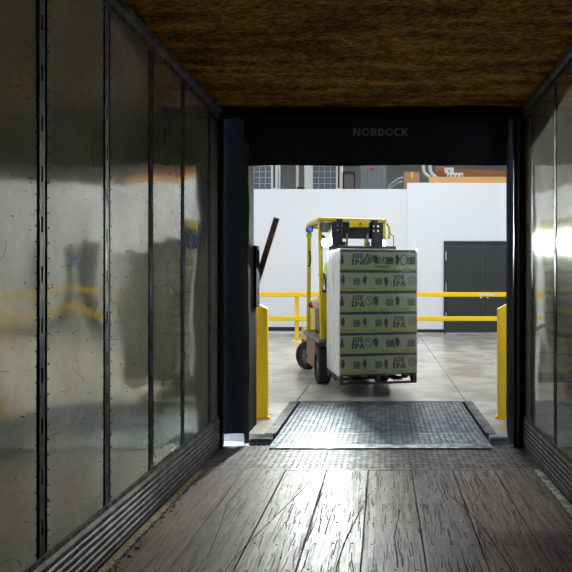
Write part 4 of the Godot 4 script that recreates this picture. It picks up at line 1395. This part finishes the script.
func driver():
	var p := thing("person", "forklift driver in lime high visibility top and dark cap, seated", "person", TRUCK, TURN)
	var hv := Color(0.36, 0.62, 0.05)
	var tr := Color(0.03, 0.035, 0.05)
	var sk := Color(0.36, 0.18, 0.11)
	var bo := Color(0.02, 0.02, 0.02)
	var B := []
	var hip := Vector3(0, 1.20, -0.80)
	var chest := Vector3(0, 1.52, -0.83)
	B.append([hip + Vector3(-0.07, 0, 0), hip + Vector3(0.07, 0, 0), 0.12, 0.12, tr])
	B.append([hip + Vector3(0, 0.06, 0), chest, 0.125, 0.13, hv])
	B.append([chest + Vector3(-0.07, 0.0, 0), chest + Vector3(0.07, 0.0, 0), 0.115, 0.115, hv])
	B.append([chest + Vector3(-0.15, 0.09, 0), chest + Vector3(0.15, 0.09, 0), 0.065, 0.065, hv])
	var neck := Vector3(0.0, 1.68, -0.81)
	B.append([neck + Vector3(0, -0.05, -0.01), neck + Vector3(0, 0.06, 0.02), 0.055, 0.05, sk])
	for s in [-1.0, 1.0]:
		var sh := Vector3(s * 0.19, 1.61, -0.82)
		var el := Vector3(s * 0.29, 1.37, -0.66)
		var wr := Vector3(s * 0.17 if s > 0 else -0.36, 1.37, -0.36)
		if s < 0: wr = Vector3(-0.34, 1.43, -0.32)
		B.append([sh, el, 0.058, 0.046, hv])
		B.append([el, wr, 0.046, 0.034, hv])
		B.append([wr, wr + Vector3(0, 0.0, 0.09), 0.03, 0.036, sk])
		for f in 4:
			var o := wr + Vector3(-0.028 + f * 0.019, 0.012, 0.095)
			var len_: float = [0.032, 0.038, 0.036, 0.028][f]
			B.append([o, o + Vector3(0, -0.012, len_), 0.010, 0.009, sk])
			B.append([o + Vector3(0, -0.012, len_), o + Vector3(0, -0.045, len_ + 0.008), 0.009, 0.008, sk])
		B.append([wr + Vector3(-s * 0.03, 0, 0.03), wr + Vector3(-s * 0.052, -0.01, 0.085), 0.013, 0.010, sk])
		var kn := Vector3(s * 0.13, 1.16, -0.34)
		var an := Vector3(s * 0.13, 0.72, -0.22)
		B.append([hip + Vector3(s * 0.09, 0, 0.02), kn, 0.10, 0.068, tr])
		B.append([kn, an, 0.066, 0.045, tr])
		B.append([an, an + Vector3(0, -0.07, 0.0), 0.048, 0.045, bo])
		B.append([an + Vector3(0, -0.075, -0.03), an + Vector3(0, -0.085, 0.17), 0.045, 0.034, bo])
	var m := Mb.new()
	surface_net(B, 0.016, 0.03, m)
	# head
	var hc := Vector3(-0.0, 1.84, -0.78)
	var H := []
	H.append([hc + Vector3(0, 0.03, -0.02), hc + Vector3(0, 0.02, 0.01), 0.088, 0.084, sk])
	H.append([hc + Vector3(0, -0.03, 0.02), hc + Vector3(0, -0.085, 0.045), 0.07, 0.035, sk])
	H.append([hc + Vector3(0, 0.0, 0.085), hc + Vector3(0, -0.025, 0.108), 0.010, 0.014, sk])
	for s in [-1.0, 1.0]:
		H.append([hc + Vector3(s * 0.085, 0.015, -0.01), hc + Vector3(s * 0.085, -0.025, 0.0), 0.014, 0.012, sk])
		H.append([hc + Vector3(s * 0.012, 0.022, 0.088), hc + Vector3(s * 0.05, 0.022, 0.075), 0.010, 0.009, sk])
		H.append([hc + Vector3(s * 0.005, -0.062, 0.082), hc + Vector3(s * 0.02, -0.06, 0.074), 0.008, 0.006, Color(0.28, 0.1, 0.08)])
	H.append([neck + Vector3(0, 0.0, 0.0), hc + Vector3(0, -0.06, -0.01), 0.05, 0.055, sk])
	surface_net(H, 0.006, 0.014, m)
	obj("body", m, M.body_colors, p)
	for s in [-1.0, 1.0]:
		m = Mb.new()
		m.lathe(hc + Vector3(s * 0.033, 0.008, 0.074), Vector3.BACK, [[0, 0.011], [0.007, 0.009], [0.010, 0.0]], 10)
		obj("eye", m, M.case_ink, p)
	m = Mb.new()
	m.lathe(hc + Vector3(0, 0.045, -0.01), Vector3.UP, [[0, 0.094], [0.03, 0.094], [0.06, 0.078], [0.078, 0.045], [0.084, 0.0]], 20)
	m.prism(PackedVector2Array([Vector2(-0.07, 0.06), Vector2(0.07, 0.06), Vector2(0.075, 0.12), Vector2(0.045, 0.155), Vector2(-0.045, 0.155), Vector2(-0.075, 0.12)]), hc + Vector3(0, 0.045, 0), Vector3.RIGHT, Vector3.BACK, Vector3(0, 0.008, 0))
	obj("cap", m, M.cap_dark, p)
	m = Mb.new()
	m.lathe(chest + Vector3(0, -0.06, 0), Vector3.UP, [[0.0, 0.146], [0.045, 0.146]], 24)
	obj("reflective_band", m, M.unit_white, p)

# ------------------------------------------------------------------ load
const CL := 0.400
const CD := 0.262
const CH := 0.2445

func case_parts(t: Node3D, kind: int):
	# kind varies the printed graphics a little
	var m := Mb.new()
	m.bb(-CL / 2 + 0.002, CL / 2 - 0.002, 0, CH - 0.001, -CD / 2 + 0.0, CD / 2 - 0.0, 0.006)
	obj("carton", m, M.case_card, t)
	m = Mb.new()
	m.bb(-CL / 2 + 0.001, CL / 2 - 0.001, CH - 0.036, CH - 0.003, -CD / 2 - 0.0006, CD / 2 + 0.0006, 0.004)
	obj("dark_band", m, M.case_ink, t)
	m = Mb.new()
	m.bb(-CL / 2 + 0.001, CL / 2 - 0.001, 0.008, 0.046, -CD / 2 - 0.0006, CD / 2 + 0.0006, 0.004)
	var gb := obj("green_band", m, M.case_green, t)
	# small print row on the band
	m = Mb.new()
	for s in [-1.0, 1.0]:
		for k in 9:
			m.bb(-0.06 + k * 0.014, -0.05 + k * 0.014, 0.022, 0.032, s * CD / 2, s * (CD / 2 + 0.0006))
		for k in 7:
			m.bb(s * CL / 2, s * (CL / 2 + 0.0006), 0.022, 0.032, -0.05 + k * 0.014, -0.04 + k * 0.014)
	obj("small_print", m, M.case_ink_grey, gb)
	for s in [0, 1]:
		# long faces: two lines of big letters, a round emblem, small text blocks
		var face := Node3D.new()
		face.name = "long_face_print" if s == 0 else "long_face_print_001"
		t.add_child(face)
		face.rotation.y = PI * s
		var tx := obj("lettering", letters("JOE", 0.056, 0.0008, 0.9), M.case_ink, face)
		tx.position = Vector3(-0.02 + 0.03 * kind, 0.158, CD / 2 + 0.0006)
		tx = obj("lettering", letters("IPA", 0.060, 0.0008, 0.9), M.case_ink, face)
		tx.position = Vector3(-0.02 + 0.03 * kind, 0.084, CD / 2 + 0.0006)
		tx.scale = Vector3(1.15, 1, 1)
		obj("round_emblem", emblem_mesh(Vector3(0.145, 0.128, CD / 2), 0.055, 4 + kind), M.case_ink_grey, face)
		obj("text_block", blob_mesh(Vector3(-0.175, 0.115, CD / 2), 0.022, 0.055, 12 + kind), M.case_ink, face)
	for s in [0, 1]:
		var face := Node3D.new()
		face.name = "end_face_print" if s == 0 else "end_face_print_001"
		t.add_child(face)
		face.rotation.y = PI / 2 + PI * s
		obj("can_graphic", blob_mesh(Vector3(-0.103, 0.125, CL / 2), 0.024, 0.052, 20 + kind), M.case_ink, face)
		obj("text_block", text_block(Vector3(0.062, 0.108, CL / 2), 0.088, 0.085, 30 + kind), M.case_ink, face)

var shared := {}
func blob_mesh(c: Vector3, rx: float, ry: float, seed_: int) -> ArrayMesh:
	var key := "b%d %s" % [seed_, c]
	if not shared.has(key):
		var n := noise(seed_, 1.0, 2)
		var poly := PackedVector2Array()
		for i in 18:
			var a := TAU * i / 18
			var k := 1.0 + n.get_noise_2d(cos(a) * 2.0, sin(a) * 2.0) * 0.6
			poly.append(Vector2(cos(a) * rx * k, sin(a) * ry * k))
		var m := Mb.new()
		m.prism(poly, c, Vector3.RIGHT, Vector3.UP, Vector3(0, 0, 0.0007))
		shared[key] = m.mesh()
	return shared[key]

func emblem_mesh(c: Vector3, r: float, seed_: int) -> ArrayMesh:
	var key := "e%d %s" % [seed_, c]
	if not shared.has(key):
		var rr := RandomNumberGenerator.new()
		rr.seed = seed_
		var m := Mb.new()
		for i in 20:
			var a0 := TAU * i / 20
			var a1 := TAU * (i + 0.75) / 20
			var f := 0.62 + 0.12 * (i % 3)
			var pts := PackedVector2Array([Vector2.from_angle(a0) * r, Vector2.from_angle(a1) * r, Vector2.from_angle(a1) * r * f, Vector2.from_angle(a0) * r * f])
			m.prism(pts, c, Vector3.RIGHT, Vector3.UP, Vector3(0, 0, 0.0007))
		for i in 9:
			var p := Vector2(rr.randf_range(-0.5, 0.5), rr.randf_range(-0.5, 0.5)) * r
			m.bb(c.x + p.x - 0.008, c.x + p.x + 0.008, c.y + p.y - 0.005, c.y + p.y + 0.005, c.z, c.z + 0.0007)
		shared[key] = m.mesh()
	return shared[key]

func text_block(c: Vector3, w: float, h: float, seed_: int) -> ArrayMesh:
	var key := "t%d %s" % [seed_, c]
	if not shared.has(key):
		var rr := RandomNumberGenerator.new()
		rr.seed = seed_
		var m := Mb.new()
		for row in 4:
			var x := -w / 2 + rr.randf() * 0.01
			while x < w / 2 - 0.006:
				var k := rr.randf_range(0.012, 0.026)
				m.bb(c.x + x, c.x + x + k, c.y + h / 2 - (row + 0.82) * h / 4, c.y + h / 2 - row * h / 4, c.z, c.z + 0.0007)
				x += k + 0.004
		shared[key] = m.mesh()
	return shared[key]

func load_():
	var T := Transform3D(Basis(Vector3.UP, TURN), TRUCK)
	var zf := 1.275                         # front face of the load in truck coordinates
	var base := 0.16
	# pallet
	var W := 0.93
	var D := 0.93
	var pal := thing("pallet", "worn grey wooden pallet under the stacked beer cases on forks", "pallet", T * Vector3(SHIFT, base, zf - D / 2), TURN)
	for k in 3:
		var m := Mb.new()
		var x := -W / 2 + 0.02 + k * (W - 0.04) / 2
		m.prism(PackedVector2Array([Vector2(-D / 2, 0.016), Vector2(-D / 2 + 0.14, 0.016), Vector2(-D / 2 + 0.16, 0.055), Vector2(-D / 2 + 0.36, 0.055), Vector2(-D / 2 + 0.38, 0.016), Vector2(D / 2 - 0.38, 0.016), Vector2(D / 2 - 0.36, 0.055), Vector2(D / 2 - 0.16, 0.055), Vector2(D / 2 - 0.14, 0.016), Vector2(D / 2, 0.016), Vector2(D / 2, 0.106), Vector2(-D / 2, 0.106)]), Vector3(x - 0.019, 0, 0), Vector3.BACK, Vector3.UP, Vector3(0.038, 0, 0))
		obj("stringer", m, M.pallet_wood, pal)
	for k in 7:
		var m := Mb.new()
		var z := -D / 2 + 0.05 + k * (D - 0.10) / 6
		m.bb(-W / 2, W / 2, 0.106, 0.122, z - 0.048, z + 0.048, 0.003)
		obj("deck_board", m, M.pallet_wood, pal)
	for k in 3:
		var m := Mb.new()
		var z := -D / 2 + 0.05 + k * (D - 0.10) / 2
		m.bb(-W / 2, W / 2, 0.0, 0.016, z - 0.05, z + 0.05, 0.003)
		obj("bottom_board", m, M.pallet_wood, pal)
	# cases, eight to a layer in a pinwheel, mirrored in every second layer
	var layer_names := ["bottom layer", "second layer up", "third layer up", "third layer from the top", "second layer from the top", "top layer"]
	var protos := []
	for k in 2:
		var pr := Node3D.new()
		case_parts(pr, k)
		protos.append(pr)
	for L in 6:
		var top := 5 - L
		var mirror := 1.0 if top % 2 == 0 else -1.0        # big letters to the left on the top layer
		var spots := []
		var fx := -W / 2
		# front long, front ends, behind them the rest: [x, z from front, turn, what]
		spots.append([fx + CL / 2, CD / 2, 0.0, "front_long"])
		spots.append([fx + CL + CD / 2, CL / 2, PI / 2, "front_end_inner"])
		spots.append([fx + CL + CD * 1.5, CL / 2, PI / 2, "front_end_outer"])
		spots.append([fx + CL / 2, CD * 1.5, 0.0, "side"])
		spots.append([fx + CD / 2, D - CL / 2, PI / 2, "rear_end_corner"])
		spots.append([fx + CD * 1.5, D - CL / 2, PI / 2, "rear_end_inner"])
		spots.append([fx + W - CL / 2, D - CD / 2, 0.0, "rear_long"])
		spots.append([fx + W - CL / 2, D - CD * 1.5, 0.0, "rear_inside"])
		for s in spots:
			var label := ""
			var ln: String = layer_names[L]
			match s[3]:
				"front_long": label = "beer case with big two line lettering, front of the %s" % ln
				"front_end_inner": label = "end-on beer case touching the big lettered one, %s of the load" % ln
				"front_end_outer": label = "end-on beer case at the front corner, %s of the load" % ln
				"side": label = "beer case behind the big lettered one, %s of the load" % ln
				"rear_end_corner": label = "end-on beer case at the corner by the forklift, %s" % ln
				"rear_end_inner": label = "end-on beer case in the row by the forklift, %s" % ln
				"rear_long": label = "long side beer case next to the forklift mast, %s" % ln
				"rear_inside": label = "beer case one row off the forklift mast, %s" % ln
			var c: Node3D = protos[L % 2].duplicate()
			c.name = named(self, "beer_case")
			add_child(c, true)
			c.position = T * Vector3(s[0] * mirror + SHIFT, base + 0.122 + L * CH, zf - s[1])
			c.rotation.y = TURN + s[2] + (PI if s[3] in ["rear_long", "rear_inside"] else 0.0)
			if s[3] in ["front_end_inner", "front_end_outer"] or (s[2] != 0.0): c.rotation.y = TURN - PI / 2
			tag(c, label, "beer case", "beer cases on the pallet")
	for pr in protos: pr.free()
	# stretch film round the stack
	var fw := thing("stretch_film", "crumpled clear stretch film, white glare painted on sides, wrapped round the stacked beer cases", "wrapping", T * Vector3(SHIFT, base + 0.10, zf - D / 2), TURN)
	var n := noise(131, 1.0, 3)
	var H := 6 * CH + 0.03
	for s in [-1.0, 1.0]:
		var m := Mb.new()
		m.grid(24, 60, func(u: float, v: float) -> Vector3:
			var e := sin(PI * u)
			var w := n.get_noise_2d(u * 4.0 + s * 5, v * 2.2) * 0.018 + n.get_noise_2d(u * 12.0 + s * 5, v * 9.0) * 0.010
			return Vector3(s * (W / 2 + 0.006 + maxf(0.0, w) * (0.3 + e)), v * H, lerpf(-D / 2 - 0.004, D / 2 + 0.003, u)))
		obj("side_film_glare", m, M.film_side_glare, fw)
	var m2 := Mb.new()
	m2.grid(20, 20, func(u: float, v: float) -> Vector3:
		return Vector3(lerpf(-W / 2 - 0.005, W / 2 + 0.005, u), v * H, D / 2 + 0.006 + maxf(0.0, n.get_noise_2d(u * 5.0, v * 7.0)) * 0.004))
	obj("front_film", m2, M.film_front, fw)
	# black marker on the film: a scribble, a word and "10"
	var y0 := H - 0.13
	var strokes := [
		[[-0.16, 0.05], [-0.19, -0.02], [-0.15, -0.06], [-0.12, 0.0], [-0.14, 0.07], [-0.17, 0.02], [-0.13, -0.03], [-0.10, 0.02], [-0.08, 0.05], [-0.07, -0.02]],
		[[-0.03, 0.0], [0.0, 0.03], [0.02, 0.0], [-0.02, -0.04], [0.04, -0.05]],
		[[0.05, 0.04], [0.04, -0.03]], [[0.04, 0.0], [0.08, 0.03], [0.10, -0.02], [0.07, -0.04]],
		[[0.11, 0.03], [0.12, -0.03], [0.14, 0.03], [0.16, -0.03]],
		[[0.225, 0.07], [0.215, -0.07]],
		[[0.30, 0.065], [0.265, 0.03], [0.26, -0.03], [0.29, -0.065], [0.335, -0.035], [0.34, 0.03], [0.30, 0.065]],
		[[0.40, 0.05], [0.39, -0.05]], [[0.43, 0.05], [0.42, -0.05]], [[0.385, 0.02], [0.44, 0.03]],
		[[-0.06, -0.075], [0.05, -0.085], [0.12, -0.07]]]
	m2 = Mb.new()
	for sk in strokes:
		for i in sk.size() - 1:
			m2.bar(Vector3(sk[i][0], y0 + sk[i][1], D / 2 + 0.013), Vector3(sk[i + 1][0], y0 + sk[i + 1][1], D / 2 + 0.013), 0.009, 0.0012, 0.0, Vector3(1, 0.01, 0))
	obj("marker_writing", m2, M.case_ink, fw)

func _ready():
	rng.seed = 4711
	make_materials()
	camera_and_light()
	trailer()
	dock()
	warehouse()
	forklift()
	driver()
	load_()
